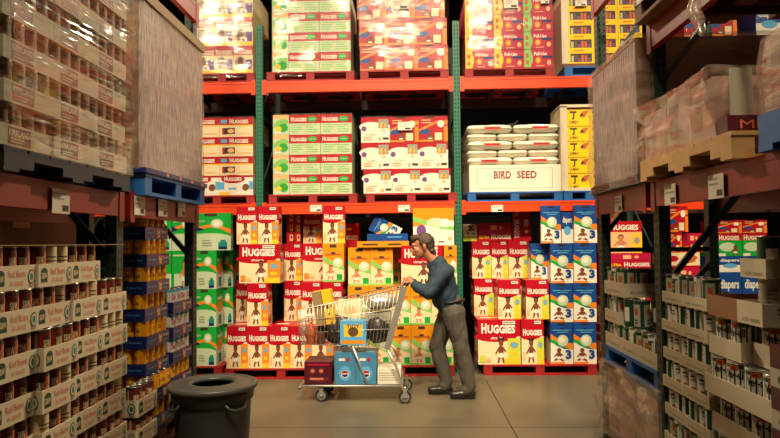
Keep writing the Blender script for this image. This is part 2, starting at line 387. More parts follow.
@design('white_bottom')
def _(F, w, d, h):
    f = F['front']; f.rect(0, .9, 1, 1, 'red'); f.ell(.4, .82, .36, .22, 'red'); f.text('HUGGIES', .14, .72, .66, .94, 'white', .04); f.rect(.0, .3, .14, .66, 'sky_blue'); f.rect(.88, .3, 1, .7, 'sky_blue'); f.ell(.78, .4, .1, .18, 'skin_print', rot=-.5); f.rect(0, 0, .3, .16, 'yellow_print'); f.rect(.26, .3, .5, .38, 'sky_blue'); return 'white'
@design('white_diaper')
def _(F, w, d, h):
    f = F['front']; f.rect(0, .7, 1, 1, 'red'); f.ell(.35, .62, .42, .2, 'white'); f.rect(.6, .56, .95, .92, 'grey_print'); f.ell(.76, .66, .1, .14, 'yellow_print'); f.ell(.1, .55, .09, .1, 'violet'); f.baby(.68, .4, .86, .8, 'light_skin_print'); f.rect(.12, .3, .5, .34, 'mint'); f.rect(.76, .12, .96, .2, 'dark_print'); f.rect(.6, .08, .7, .2, 'peach'); f.lines(.08, .08, .4, .26, 2, 'peach'); return 'white'
@design('red_diaper')
def _(F, w, d, h):
    f = F['front']; f.poly([(0, .4), (.6, .72), (1, .66), (1, .84), (.6, .82), (0, .5)], 'orange_print'); f.ell(.76, .7, .12, .14, 'white'); f.ell(.2, .4, .2, .1, 'blue_print', rot=.15); f.rect(.55, .06, .8, .36, 'cream'); f.rect(.86, 0, 1, .6, 'orange_print'); f.baby(.2, .04, .55, .34, sit=True); f.rect(0, 0, .5, .08, 'orange_print'); f.lines(.08, .7, .45, .9, 2, 'peach'); f.rect(.2, .95, .55, 1, 'dark_print')
    return 'red'
def pullups(f, strip):
    f.rect(0, 0, .24, 1, strip); f.ell(.24, .5, .06, .3, strip); f.rect(.06, .2, .16, .42, 'food_print'); f.rect(.06, .55, .16, .8, 'food_print')
    f.text('Pull-Ups', .34, .62, .78, .86, 'white', .03); f.rect(.62, .52, .98, .66, 'navy'); f.ell(.48, .4, .1, .18, 'orange_print'); f.ell(.48, .4, .05, .09, 'yellow_print'); f.lines(.4, .06, .7, .16, 1, 'peach'); f.ell(.85, .28, .07, .14, 'peach'); f.rect(0, 0, 1, .02, 'dark_red')
@design('training_yellow')
def _(F, w, d, h): pullups(F['front'], 'yellow_print'); return 'magenta'
@design('training_green')
def _(F, w, d, h): pullups(F['front'], 'light_green'); return 'magenta'
@design('toddler_red')
def _(F, w, d, h):
    f = F['front']; f.rect(0, .66, 1, 1, 'red'); f.text('HUGGIES', .05, .68, .95, .86, 'white', .04); f.ell(.35, .4, .26, .22, 'grey_print'); f.ell(.36, .42, .14, .16, 'skin_print'); f.rect(.62, .1, .96, .5, 'violet'); f.ell(.5, .2, .22, .14, 'white'); f.rect(0, 0, 1, .14, 'yellow_print'); f.baby(.2, .12, .6, .6, 'skin_print', sit=True); return 'cream'
@design('tool_crate')
def _(F, w, d, h):
    f = F['front']; f.text('J', .22, .38, .34, .86, 'dark_print', .05); f.rect(.12, .76, .44, .88, 'dark_print'); f.text('JUMBO', .1, .08, .5, .32, 'dark_print'); f.poly([(.58, .5), (.72, .86), (.98, .9), (.8, .5)], 'food_print'); f.poly([(.56, .56), (.66, .8), (.76, .6)], 'dark_print'); f.rect(0, .96, 1, 1, 'food_print'); return 'deep_yellow'
@design('display_tray')
def _(F, w, d, h):
    f = F['front']; f.rect(.07, .34, .9, .94, 'dark_print'); rd = random.Random(5)
    for i in range(6):
        x = .1+.13*i; f.rect(x, .36, x+.1, .6+rd.random()*.3, rd.choice(['grey_print', 'food_print', 'label_grey', 'violet', 'brown_print']))
    f.rect(.2, .1, .6, .2, 'orange_print'); return 'deep_yellow'
@design('baby_photo')
def _(F, w, d, h):
    f = F['front']; f.rect(0, .66, 1, 1, 'red'); f.text('HUGGIES', .1, .72, .9, .92, 'white', .04); f.rect(.7, 0, 1, .6, 'yellow_print'); f.baby(.15, .0, .6, .62, 'light_skin_print', sit=True); f.ell(.85, .4, .09, .1, 'grey_print'); return 'peach'
@design('crawl')
def _(F, w, d, h):
    f = F['front']; f.rect(0, 0, 1, .14, 'red'); f.ell(.55, .45, .32, .16, 'food_print'); f.ell(.8, .66, .12, .16, 'food_print'); f.ell(.4, .42, .14, .14, 'white'); f.ell(.15, .6, .16, .2, 'red'); return 'cream'
@design('green_huggies')
def _(F, w, d, h):
    f = F['front']; f.rect(0, .68, 1, 1, 'red'); f.text('HUGGIES', .05, .7, .9, .92, 'white', .04); f.ell(.4, .4, .36, .2, 'mint'); f.baby(.5, .02, .9, .5, 'skin_print'); f.rect(0, .0, .3, .12, 'white'); return 'green_print'
@design('blue_white')
def _(F, w, d, h):
    f = F['front']; f.rect(0, 0, 1, .45, 'white'); f.text('diapers', .1, .6, .9, .85, 'white', .03); f.ell(.5, .4, .3, .15, 'sky_blue'); return 'blue_print'
@design('shiny_burgundy')
def _(F, w, d, h):
    for q in ('front', 'left', 'right'):
        f = F[q]; f.rect(0, 0, 1, .45, 'plain_card'); f.ell(.3, .2, .14, .12, 'brown_print'); f.ell(.7, .24, .16, .14, 'kraft'); f.text('cocoa', .3, .66, .7, .78, 'pink_text')
    return 'burgundy'
@design('magazine_box')
def _(F, w, d, h):
    for q in ('front', 'left'):
        f = F[q]; f.rect(.1, .2, .5, .8, 'mauve_card'); f.rect(.6, .25, .9, .7, 'pink_card')
    return 'rose_card'

YB = 7.6
UPX = [-1.82-4.8, -1.82-2.4, -1.82, .58, 2.98, 5.38, 7.78]
CARTONS = {}
def carton_mesh(des, w, d, h):
    w = round(w, 3); d = round(d, 3); h = round(h, 3); k = (des, w, d, h)
    if k not in CARTONS:
        mb = MB(); 
        slot = len(mb.v)
        base = DES[des](faces_of(mb, w, d, h), w, d, h)
        mb.box(-w/2, w/2, -d/2, d/2, 0, h, base)
        # closing tape on the top flap
        CARTONS[k] = mb.mesh('carton_shell')
    return CARTONS[k]
USED = {}
def carton(des, x0, x1, yf, d, z0, z1, label, group=None, name='diaper_carton', cat='carton', rz=0, jit=.0):
    """front face at y=yf, bottom z0"""
    g = .0015
    for px_ in UPX:
        if x0 < px_+.045 and x1 > px_-.045 and abs(yf-YB) < .6:
            if yf < 7.5: d = min(d, 7.545-yf)
            elif z1 < 2 and ('hidden' in label or 'behind' in label): return None
            elif px_ > (x0+x1)/2: x1 = px_-.047
            else: x0 = px_+.047
    if yf < 7.5 and z1 > ZB1b-.02 and z0 < 2 and yf+d > 7.54: d = 7.54-yf
    o = link(name, carton_mesh(des, x1-x0-2*g, d, z1-z0-g), loc=((x0+x1)/2, yf+d/2+random.uniform(0, jit), z0), rot=(0, 0, rz))
    return tag(o, label, cat, group)

ORD = ['first', 'second', 'third', 'fourth', 'fifth', 'sixth', 'seventh', 'eighth']
def up(i): return 'lowest row' if i == 0 else ORD[i]+' row up'
def colname(i, n, side='bean rack'):
    if n == 1: return ''
    if i == 0: return 'nearest %s' % side
    return ORD[i]+' from '+side

# ------------------------------------------------------------------ setting
mb = MB(); mb.box(-14, 16, -12, 14, -.2, 0, 'floor'); fl = struct('floor', mb)
mb = MB(); mb.box(-14, 16, -12, 14, 9, 9.2, 'ceiling_dark'); struct('ceiling', mb)
mb = MB(); mb.box(-14, 16, 13.8, 14, 0, 9, 'wall_dark'); struct('wall_back', mb)
mb = MB(); mb.box(-14, 16, -12.2, -12, 0, 9, 'wall_dark'); struct('wall_front', mb)
mb = MB(); mb.box(-14.2, -14, -12, 14, 0, 9, 'wall_dark'); struct('wall_left', mb)
mb = MB(); mb.box(16, 16.2, -12, 14, 0, 9, 'wall_dark'); struct('wall_right', mb)
# saw-cut joints in the slab
mb = MB(); mb.box(.832, .84, -3, 7.2, 0, .0012, 'hole_dark'); mb.box(-3, 5, 5.39, 5.397, 0, .0008, 'bin_grey'); struct('trim_1', mb)

# ------------------------------------------------------------------ racks
def post_mb(h, m, w=.08, d=.07, holes=('front',)):
    mb = MB(); mb.box(-w/2, w/2, -d/2, d/2, 0, h, m); mb.box(-w/2-.03, w/2+.03, -d/2-.02, d/2+.02, 0, .008, m)
    z = .08
    i = 0
    while z < h-.05:
        for side in holes:
            for dx in (-.017, .017):
                a = dx*1.0
                pts = [(-.006, -.012), (.006, -.012), (.008, .012), (-.004, .012)]
                if side == 'front': mb.add([(a+p[0], -d/2-.0008, z+p[1]) for p in pts], [(0, 1, 2, 3)], 'hole_dark')
                if side == 'right': mb.add([(w/2+.0008, a+p[0], z+p[1]) for p in pts], [(0, 1, 2, 3)], 'hole_dark')
                if side == 'left': mb.add([(-w/2-.0008, a+p[0], z+p[1]) for p in pts], [(3, 2, 1, 0)], 'hole_dark')
        z += .05
    return mb
def price_tag(parent, loc, rz, w=.11, h=.085, s=1):
    mb = MB(); mb.box(-w/2, w/2, -.002, 0, 0, h, 'tag_white'); f = Face(mb, (-w/2, -.002, 0), (1,0,0), (0,0,1), w, h); f.lines(.08, .5, .9, .92, 2, 'grey_print', s); f.rect(.55, .1, .92, .35, 'black_print')
    o = link('price_tag', mb.mesh('price_tag'), parent, loc, (0, 0, rz)); o['label'] = 'white paper price tag'; return o

YB = 7.6
_, ZB1t = aY(400, 202.8, YB); _, ZB1b = aY(400, 213, YB); _, ZB2t = aY(400, 80.2, YB); _, ZB2b = aY(400, 91, YB)
UPX = [-1.82-4.8, -1.82-2.4, -1.82, .58, 2.98, 5.38, 7.78]
br = root('pallet_rack', (0, YB, 0), 'orange beamed storage rack with green perforated posts spanning the back of the aisle', 'rack', 'storage racks')
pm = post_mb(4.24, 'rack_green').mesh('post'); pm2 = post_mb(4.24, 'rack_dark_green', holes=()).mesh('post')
def lower_posts(x): return pm
for x in UPX:
    # the frame: front post standing just behind the beam face, rear post, bracing
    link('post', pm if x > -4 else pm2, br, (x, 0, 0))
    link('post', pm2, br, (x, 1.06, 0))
    mb = MB(); z = .3
    sgn = 0
    while z < 3.3:
        mb.bar((x, .03, z), (x, 1.03, z), .025, .03, 'rack_dark_green'); mb.bar((x, .03, z), (x, 1.03, z+.85), .02, .03, 'rack_dark_green'); z += .95
    link('frame_brace', mb.mesh('frame_brace'), br)
for (zb, zt) in ((ZB1b, ZB1t), (ZB2b, ZB2t)):
    for i in range(len(UPX)-1):
        a, b = UPX[i]+.042, UPX[i+1]-.042
        for yy, m in ((-.025, 'rack_orange'), (1.09, 'rear_shaded_steel')):
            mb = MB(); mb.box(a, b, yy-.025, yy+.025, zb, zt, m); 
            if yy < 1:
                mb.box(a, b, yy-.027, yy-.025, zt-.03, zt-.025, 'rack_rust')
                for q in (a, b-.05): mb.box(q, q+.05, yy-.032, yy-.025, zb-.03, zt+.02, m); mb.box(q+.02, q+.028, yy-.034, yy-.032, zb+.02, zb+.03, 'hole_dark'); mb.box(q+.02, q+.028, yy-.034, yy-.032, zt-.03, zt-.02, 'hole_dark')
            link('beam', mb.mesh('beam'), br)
        # cross supports under the pallets
        for fx in (.2, .4, .6, .8):
            xx = a+(b-a)*fx; mb = MB(); mb.box(xx-.02, xx+.02, .001, 1.064, zt-.04, zt-.003, 'rear_shaded_steel'); link('crossbar', mb.mesh('crossbar'), br)
for px, py in ((404, 208), (497, 208), (316, 208)):
    x, z = aY(px, py, YB-.05); price_tag(br, (x, -.056, z-.045), 0, .14, .08, px)

# side racks; run along Y.  X face outward
def side_rack(XF, s, ys, depth, name_label, beam_z, beam_segs, braces, tags, group='storage racks'):
    rk = root('pallet_rack', (XF, 0, 0), name_label, 'rack', group)
    for y in ys:
        hh = 5.6
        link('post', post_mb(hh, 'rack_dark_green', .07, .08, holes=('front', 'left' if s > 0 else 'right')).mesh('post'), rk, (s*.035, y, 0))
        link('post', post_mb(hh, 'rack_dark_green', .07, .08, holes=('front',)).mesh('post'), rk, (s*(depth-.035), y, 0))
    for y, a, za, b, zb in braces:
        mb = MB(); mb.bar((s*a, y, za), (s*b, y, zb), .028, .034, 'rack_dark_green'); link('brace', mb.mesh('brace'), rk)
    for (zb, zt, y0, y1, m) in beam_segs:
        for xx in (-.02*s, s*(depth+.02)):
            mb = MB(); mb.box(xx-.02, xx+.02, y0, y1, zb, zt, m)
            fx = xx-.02*s
            mb.box(min(fx, fx-.002*s), max(fx, fx-.002*s), y0, y1, zt-.03, zt-.024, 'dark_red')
            if xx*s < 0:
                for q in (y0, y1-.06): mb.box(min(fx, fx-.005*s), max(fx, fx-.005*s), q, q+.06, zb-.03, zt+.02, m)
            link('beam', mb.mesh('beam'), rk)
        n = max(2, int((y1-y0)/.5))
        for i in range(n):
            yy = y0+(y1-y0)*(i+.5)/n; mb = MB(); mb.box(min(.001*s, (depth-.001)*s), max(.001*s, (depth-.001)*s), yy-.02, yy+.02, zt-.04, zt-.003, 'rear_shaded_steel'); link('crossbar', mb.mesh('crossbar'), rk)
    for px, py in tags:
        y, z = aX(px, py, XF-s*.045); price_tag(rk, (-s*.049, y, z-.05), R(90) if s < 0 else R(-90), .15, .115, px)
    return rk
XL, XR = -1.7, 1.5
LB, LT = 1.735, 1.87
Lrk = side_rack(XL, -1, (4.93, 3.64, 1.2, -1.2), .9, 'rust red beamed rack holding canned beans beside the grey bin', None,
    [(LB, LT, 3.68, 4.89, 'rack_rust'), (LB, LT, 1.24, 3.6, 'rack_rust'), (LB, LT, -1.16, 1.16, 'rack_rust'), (3.32, 3.46, 3.68, 4.89, 'rack_rust'), (3.5, 3.64, 1.24, 3.6, 'rack_rust')],
    [(4.93, .03, 1.46, .87, 2.42), (4.93, .03, .4, .87, 1.36), (4.93, .03, .3, .87, .3), (4.93, .03, 2.6, .87, 2.6), (3.64, .03, 1.46, .87, 2.42), (3.64, .03, .5, .87, .5), (1.2, .03, 1.5, .87, 2.4)],
    ((60, 203), (139, 207), (162, 209), (181, 210)))
RB, RT = 1.765, 1.915
Rrk = side_rack(XR, 1, (5.03, 3.89, 1.45, -.9), .9, 'rust red beamed rack holding canned vegetables and wrapped pallets', None,
    [(RB, RT, 3.93, 4.99, 'rack_rust'), (RB, RT, 1.49, 3.85, 'rack_rust'), (RB, RT, -.86, 1.41, 'rack_rust'), (3.34, 3.48, 3.93, 4.99, 'rack_rust'), (2.72, 2.87, 1.49, 3.85, 'rack_rust')],
    [(5.03, .03, 1.60, .87, 2.62), (5.03, .03, 1.49, .87, 1.49), (5.03, .03, 2.88, .6, 3.62), (5.03, .03, .3, .87, .3), (5.03, .03, .5, .87, 1.4),
     (3.89, .03, 1.27, .87, 2.3), (3.89, .03, 2.5, .87, 3.6), (3.89, .03, .4, .87, .4), (1.45, .03, 1.3, .87, 2.3)],
    ((619, 205), (671, 196), (717, 188)))

# ------------------------------------------------------------------ pallets
PAL = {}
def pallet_meshes(w, d, h, m):
    k = (round(w, 2), round(d, 2), round(h, 3), m)
    if k in PAL: return PAL[k]
    t = h*.16
    top = MB(); n = max(5, int(d/.16)); bw = d/n
    for i in range(n): top.box(-w/2, w/2, -d/2+bw*i+(0 if i == 0 else .008), -d/2+bw*(i+1)-(0 if i == n-1 else .008), h-t, h, m)
    st = MB(); hm = t+(h-2*t)*.55
    st.box(-.05, .05, -d/2+.004, d/2-.004, hm, h-t, m)
    for a_, b_ in ((-d/2+.004, -d*.32), (-d*.12, d*.12), (d*.32, d/2-.004)): st.box(-.05, .05, a_, b_, t, hm, m)
    blk = MB(); 
    bot = MB(); 
    for i in (0, 1, 2):
        yc = (-d/2+.05, 0, d/2-.05)[i]; bot.box(-w/2, w/2, yc-.05, yc+.05, 0, t, m)
    PAL[k] = (top.mesh('deck'), st.mesh('stringer'), bot.mesh('bottom_board'))
    return PAL[k]
def pallet(x, y, z, w, d, h, m, label, group, rz=0):
    a, b, c = pallet_meshes(w, d, h, m)
    o = root('pallet', (x, y, z), label, 'pallet', group, rz)
    link('deck', a, o)
    for sx in (-w/2+.05, 0, w/2-.05): link('stringer', b, o, (sx, 0, 0))
    link('bottom_deck', c, o)
    return o
PH = .115
# ------------------------------------------------------------------ stretch film
def film(x0, x1, y0, y1, z0, z1, m, label, amp=.01, off=.012, seed=0, top=True, sag=None, n=.06, name='stretch_wrap'):
    x0 -= off; x1 += off; y0 -= off; y1 += off; z1 += off if top else 0
    nx = max(2, int((x1-x0)/n)); ny = max(2, int((y1-y0)/n)); nz = max(2, int((z1-z0)/n))
    ring = [(x0+(x1-x0)*i/nx, y0) for i in range(nx)]+[(x1, y0+(y1-y0)*i/ny) for i in range(ny)]+[(x1-(x1-x0)*i/nx, y1) for i in range(nx)]+[(x0, y1-(y1-y0)*i/ny) for i in range(ny)]
    N = len(ring); vs = []; cx = (x0+x1)/2; cy = (y0+y1)/2
    for k in range(nz+1):
        z = z0+(z1-z0)*k/nz
        for i, (x, y) in enumerate(ring):
            q = noise.noise(Vector((x*3+seed, y*3, z*7)))*amp + abs(noise.noise(Vector((x*9, y*9+seed, z*22))))*amp*.6
            q = max(q, -off*.7)
            dx = q if abs(x-x1) < 1e-6 else (-q if abs(x-x0) < 1e-6 else 0); dy = q if abs(y-y1) < 1e-6 else (-q if abs(y-y0) < 1e-6 else 0)
            vs.append((x+dx-cx, y+dy-cy, z-z0))
    fs = [(k*N+i, k*N+(i+1) % N, (k+1)*N+(i+1) % N, (k+1)*N+i) for k in range(nz) for i in range(N)]
    mb = MB(); mb.add(vs, fs, m, True)
    if top: mb.add([(p[0]-cx, p[1]-cy, z1-z0) for p in ring], [tuple(range(N))], m, True)
    return tag(link(name, mb.mesh('film'), loc=(cx, cy, z0)), label, 'stretch wrap', 'stretch wrap around loads')

# ------------------------------------------------------------------ upper pallets on the back rack
def scale_at(Y): return 1/( (aY(401, 240, Y)[0]-aY(400, 240, Y)[0]) )
YP = YB-.02
def back_load(xe, rows, zb, des, look, where, group, d=.42, ranks=2, colside='bean rack', yf=YP, pal=None, palpx=None, palm='red_paint_wood', wrap=True, shift=None, wcol=None):
    """xe: column edges px. rows: row edges px from bottom to top. des: fn(i,j) or str"""
    ym = (rows[0]+rows[-1])/2
    X = [aY(p, ym, yf)[0] for p in xe]
    pz = zb+PH; Z0 = aY((xe[0]+xe[-1])/2, rows[0], yf)[1]
    Z = [aY((xe[0]+xe[-1])/2, r, yf)[1]-Z0+pz for r in rows]
    pa, pb = (aY(p, ym, yf)[0] for p in (palpx or (xe[0]-4, xe[-1]+4)))
    pallet((pa+pb)/2, yf-.03+.6, zb, pb-pa, 1.2, PH, palm, pal, 'pallets on the diaper rack')
    nc = len(xe)-1
    for r in range(ranks):
        for j in range(len(Z)-1):
            for i in range(nc):
                dd = des(i, j) if callable(des) else des
                lk = look(i, j) if callable(look) else look
                sx = shift[j] if shift else 0
                lab = '%s, %s, %s, %s' % (lk, up(j), colname(i, nc), where)
                if r: 
                    if j < len(Z)-2: continue
                    lab = '%s behind, top row, %s, %s' % (lk, colname(i, nc).replace('column ', ''), where)
                carton(dd, X[i]+sx, X[i+1]+sx, yf+r*(d+.004), d, Z[j], Z[j+1], lab, group, jit=.004)
    if wrap:
        film(X[0]+min(shift or [0]), X[-1]+max(shift or [0]), yf, yf+ranks*d, pz-.05, Z[-1], 'film_clear', 'thin clear film around the %s stack, %s' % (group.split(' on ')[0].split(' behind ')[0], where), seed=xe[0])
# level B
back_load([186, 219.5, 253], [198, 178, 159, 139.5, 120], ZB1t, lambda i, j: 'white_bottom' if j == 0 else 'white_band', 'white banded diaper carton', 'lower shelf beside bean rack', 'red banded white diaper cartons', pal='red pallet on the lower shelf beside the bean rack', palpx=(180, 255))
back_load([273, 289, 320.5, 352], [195, 175, 155, 135, 115], ZB1t, lambda i, j: 'wipes_end' if i == 0 else 'wipes', lambda i, j: 'pale green carton end' if i == 0 else 'red topped wipes carton', 'lower shelf wipes pallet', 'wipes cartons on the lower shelf', pal='red pallet under the wipes on the lower shelf', palpx=(269, 357))
back_load([362, 391, 420, 449], [194, 169.5, 143, 117.5], ZB1t, lambda i, j: 'red_diaper' if (j == 2 and i > 0) else 'white_diaper', 'white red diaper carton', 'lower shelf beside bird seed', 'white diaper cartons on the lower shelf', d=.4, pal='red pallet beside the bird seed on the lower shelf', palpx=(366, 456), shift=[.015, -.01, -.01])
# level C
back_load([196, 215, 233, 253], [71, 43, 15, -13], ZB2t, 'toddler_red', 'toddler diaper carton', 'upper shelf beside bean rack', 'toddler diaper cartons on the upper shelf', pal='red pallet on the upper shelf beside the bean rack', palpx=(190, 255))
back_load([272, 288, 319, 350.5], [70, 50, 30, 10, -10], ZB2t, lambda i, j: 'wipes_end' if i == 0 else 'wipes', lambda i, j: 'pale green carton end' if i == 0 else 'red topped wipes carton', 'upper shelf wipes pallet', 'wipes cartons on the upper shelf', pal='red pallet under the wipes on the upper shelf', palpx=(267, 354))
back_load([358, 387, 416, 446], [69, 43.5, 17, -9], ZB2t, 'red_diaper', 'red oval diaper carton', 'upper shelf wipes neighbour', 'red diaper cartons on the upper shelf', pal='red pallet under the red diaper cartons on the upper shelf', palpx=(360, 448), shift=[.02, .01, -.01, -.01])
back_load([465, 494, 523.5, 553], [67, 48.5, 31, 13, -5], ZB2t, lambda i, j: 'training_green' if i == 2 else 'training_yellow', 'magenta training pants carton', 'upper shelf', 'training pants cartons on the upper shelf', pal='red pallet under the magenta training pants cartons', palpx=(464, 553))
# seen through the vegetable rack, further along the upper shelf
back_load([684, 710, 737], [69, 41, 13, -15], ZB2t, 'red_diaper', 'red diaper carton', 'upper shelf behind vegetable rack', 'red diaper cartons behind the vegetable rack', pal='red pallet on the upper shelf behind the vegetable rack')
back_load([756, 783, 810], [69, 41, 13, -15], ZB2t, 'blue_white', 'blue white carton', 'upper shelf behind vegetable rack', 'blue cartons behind the vegetable rack', pal='red pallet under the blue and white cartons')

# crates of tools (yellow) with white corner guard
def crate_stack(xe, rows, zb, des, look, where, group, name, pal, guardpx, trayw=.9, end=None):
    back_load(xe, rows, zb, des, look, where, group, d=.5, ranks=1, pal=pal, palm='blue_paint_wood', wrap=False, palpx=(guardpx+2, xe[-1]+2))
    yf = YP; ym = (rows[0]+rows[-1])/2
    x0 = aY(guardpx, ym, yf)[0]; x1 = aY(xe[0], ym, yf)[0]; xr = aY(xe[-1], ym, yf)[0]
    Z0 = aY(xe[0], rows[0], yf)[1]; zt = aY(xe[0], rows[-1], yf)[1]-Z0+zb+PH
    mb = MB(); mb.box(x0, x1-.003, yf-.02, yf+.5, zb+PH, zt+.03, 'white_card'); mb.box(x0, xr, yf-.02, yf+.5, zt+.016, zt+.05, 'white_card'); 
    mb.box(x0, xr, yf-.03, yf-.004, zb+PH-.0, zb+PH+.035, 'white_card' if des == 'tool_crate' else 'old_wood')
    tag(link('corner_guard', mb.mesh('corner_guard')), 'white cardboard guard framing the %s' % name, 'corner guard', 'white corner guards')
crate_stack([567.5, 590, 612], [190, 172, 156, 140, 125, 108], ZB1t, 'tool_crate', 'yellow printed crate', 'lower shelf beside bird seed', 'yellow crates on the lower shelf', 'yellow cartons beside the bird seed', 'blue pallet under the yellow crates beside the bird seed', 560.5)
crate_stack([568, 594, 618, 642], [60.5, 46, 32, 18, 4, -10], ZB2t, 'display_tray', 'yellow open fronted carton', 'upper shelf', 'yellow display cartons on the upper shelf', 'yellow display cartons on the upper shelf', 'blue pallet under the yellow display cartons', 561)
for o in [o for o in bpy.data.objects if o.name.startswith('diaper_carton') and 'yellow' in o.get('label', '')]:
    o.name = 'yellow_crate'

# price sheets on wrapped loads
for px, py, w, h, Y in ((511, 3, .17, .12, YP-.03), (400, 4, .22, .12, YP-.03), (405, 126, .17, .1, YP-.03), (636-55, 3, .14, .07, YP-.03), (545, 0, .1, .08, YP-.03)):
    x, z = aY(px, py, Y); mb = MB(); mb.box(-w/2, w/2, 0, .002, -h/2, h/2, 'tag_white'); f = Face(mb, (-w/2, 0, -h/2), (1,0,0), (0,0,1), w, h); f.lines(.15, .35, .8, .9, 3, 'grey_print', px)
    f.rect(.5, .08, .9, .3, 'dark_print')
    tag(link('pallet_sheet', mb.mesh('pallet_sheet'), loc=(x, Y, z)), {511: 'white paper sheet on the magenta training pants cartons', 400: 'wide paper sheet on the red diaper cartons, upper shelf', 405: 'white paper sheet on the cartons beside the bird seed', 581: 'small paper sheet on the yellow display cartons', 545: 'small barcode sheet above green striped training pants cartons'}[px], 'paper sheet', 'pallet sheets')

# bird seed ------------------------------------------------------------------
def bag_mesh(w, d, h, seed, stripe):
    mb = MB(); nx, ny = 16, 8; vs = []; 
    for sgn in (1, -1):
        for j in range(ny+1):
            for i in range(nx+1):
                u = i/nx*2-1; v = j/ny*2-1
                t = (max(0, 1-abs(u)**6)*max(0, 1-abs(v)**6))**.28
                z = h/2 + sgn*h/2*t + (noise.noise(Vector((u*3+seed, v*3, sgn)))*h*.07)*t
                vs.append((u*w/2*(1-.02*abs(v)), v*d/2, max(0, min(h, z))))
    n1 = (nx+1)*(ny+1)
    fs = []; 
    for j in range(ny):
        for i in range(nx):
            a = j*(nx+1)+i; fs.append((a, a+1, a+nx+2, a+nx+1)); fs.append((n1+a, n1+a+nx+1, n1+a+nx+2, n1+a+1))
    mb.add(vs, fs, 'bag_white', True)
    if stripe:
        f = Face(mb, (-w/2, -d/2-.004, 0), (1,0,0), (0,0,1), w, h)
        a = stripe; f.rect(a, .32, a+.36, .68, 'pink_text'); f.rect(a+.03, .4, a+.33, .6, 'red'); 
    return mb.mesh('bag')
bx0, bz = aY(468, 180, YP)[0], ZB1t+PH; bx1 = aY(561, 180, YP)[0]
pallet((bx0+bx1)/2, YP+.57, ZB1t, bx1-bx0+.02, 1.2, PH, 'blue_paint_wood', 'blue pallet under the bird seed', 'pallets on the diaper rack')
S = scale_at(YP)
hb = 27/S
mb = MB(); w_ = (560-469)/S; mb.box(-w_/2, w_/2, 0, 1.0, 0, hb, 'bag_white')
f = Face(mb, (-w_/2, 0, 0), (1,0,0), (0,0,1), w_, hb)
f.rect(.09, .12, .9, .14, 'label_grey'); f.rect(.09, .86, .9, .88, 'label_grey'); f.rect(.08, .12, .088, .88, 'label_grey'); f.rect(.9, .12, .908, .88, 'label_grey')
# serif lettering: strokes plus slab serifs
f.text('BIRD', .27, .5, .455, .76, 'dark_red', .02); f.text('SEED', .52, .5, .735, .76, 'dark_red', .02)
for t, (a0, a1) in (('BIRD', (.27, .455)), ('SEED', (.52, .735))):
    for k in range(4):
        a = a0+(a1-a0)*(k*.262); 
        if (t, k) == ('SEED', 0): continue
        f.rect(a-.006, .49, a+.018, .515, 'dark_red'); f.rect(a-.006, .745, a+.018, .77, 'dark_red')
o = tag(link('seed_bin', mb.mesh('seed_bin'), loc=((bx0+bx1)/2+.01, YP, bz)), 'white bird seed box with red lettering under the stacked bags', 'box')
z = bz+hb
lay = [(5.8, 2, (.35, .3)), (8.2, 3, None), (8, 2, (.35, .36)), (8.2, 3, None), (8, 2, (.3, .36))]
lay = [(8.5, 2, (.3, .36)), (8, 3, None), (8.5, 2, (.35, .42)), (8, 3, None), (8.5, 2, (.38, .4))]
for li, (hp, n, st) in enumerate(lay):
    h_ = hp/S; w_ = (bx1-bx0)/n
    for i in range(n):
        for r in range(2):
            me = bag_mesh(w_*1.03, .5, h_, li*5+i+r*31, (st[i] if st and r == 0 else 0))
            o = link('seed_bag', me, loc=(bx0+w_*(i+.5), YP+.25+r*.5+(.01 if n == 2 else .03), z), rot=(0, 0, random.uniform(-.02, .02)))
            tag(o, 'white seed bag, %s layer up, %s from the green post%s' % (ORD[li], ORD[i], ', behind the front one' if r else ''), 'bag', 'stacked bird seed bags')
    z += h_
film(bx0, bx1, YP, YP+1.0, bz-.06, z-.02, 'film_clear', 'clear film around the bird seed bags', amp=.02, off=.03, seed=50, top=False)
mb = MB(); mb.tube([(0, 0, 0), (.06, 0, .015), (.1, .01, .05), (.12, .02, .06)], [.02, .012, .008, .003], 'film_clear'); x, zz = aY(510, 127, YP-.02)
tag(link('film_tail', mb.mesh('film_tail'), loc=(x, YP+.06, z-.012)), 'twisted tail of film atop the bird seed', 'film scrap')

# ------------------------------------------------------------------ floor level of the back rack
def pxbox(des, x0, y0, x1, y1, Y, d, label, group=None, zb=None, name='diaper_carton', cat='carton', zt=None):
    X0 = aY(x0, (y0+y1)/2, Y)[0]; X1 = aY(x1, (y0+y1)/2, Y)[0]; Z0 = aY((x0+x1)/2, y1, Y)[1] if zb is None else zb
    Z1 = aY((x0+x1)/2, y0, Y)[1] if zt is None else zt
    carton(des, X0, X1, Y, d, Z0, Z1, label, group, name, cat)
    return Z1
def px_pallet(x0, x1, Y, d, h, label, m='red_paint_wood'):
    X0 = aY(x0, 370, Y)[0]; X1 = aY(x1, 370, Y)[0]
    pallet((X0+X1)/2, Y+d/2, .0, X1-X0, d, h, m, label, 'floor pallets of the diaper rack')
PF = .125
G1 = 'boy diaper cartons near the cart'
px_pallet(225, 337, 7.28, 1.2, PF, 'red floor pallet under the red diaper cartons near the cart')
z4 = aY(280, 326, 7.3)[1]
xs = [226.5, 247.7, 269, 290.3, 311.6, 333]
for i in range(5):
    for r, Y in ((0, 7.3), (1, 7.74)):
        k_ = (Y/7.3)
        X0 = aY(xs[i], 345, 7.3)[0]; X1 = aY(xs[i+1], 345, 7.3)[0]
        carton('boy_narrow', X0, X1, Y, .42, PF, z4, 'narrow red diaper carton, bottom row, %s from bin side%s' % (ORD[i], ', behind the front one' if r else ''), G1)
N = 'narrow red diaper carton'
z3 = aY(258, 283, 7.35)[1]
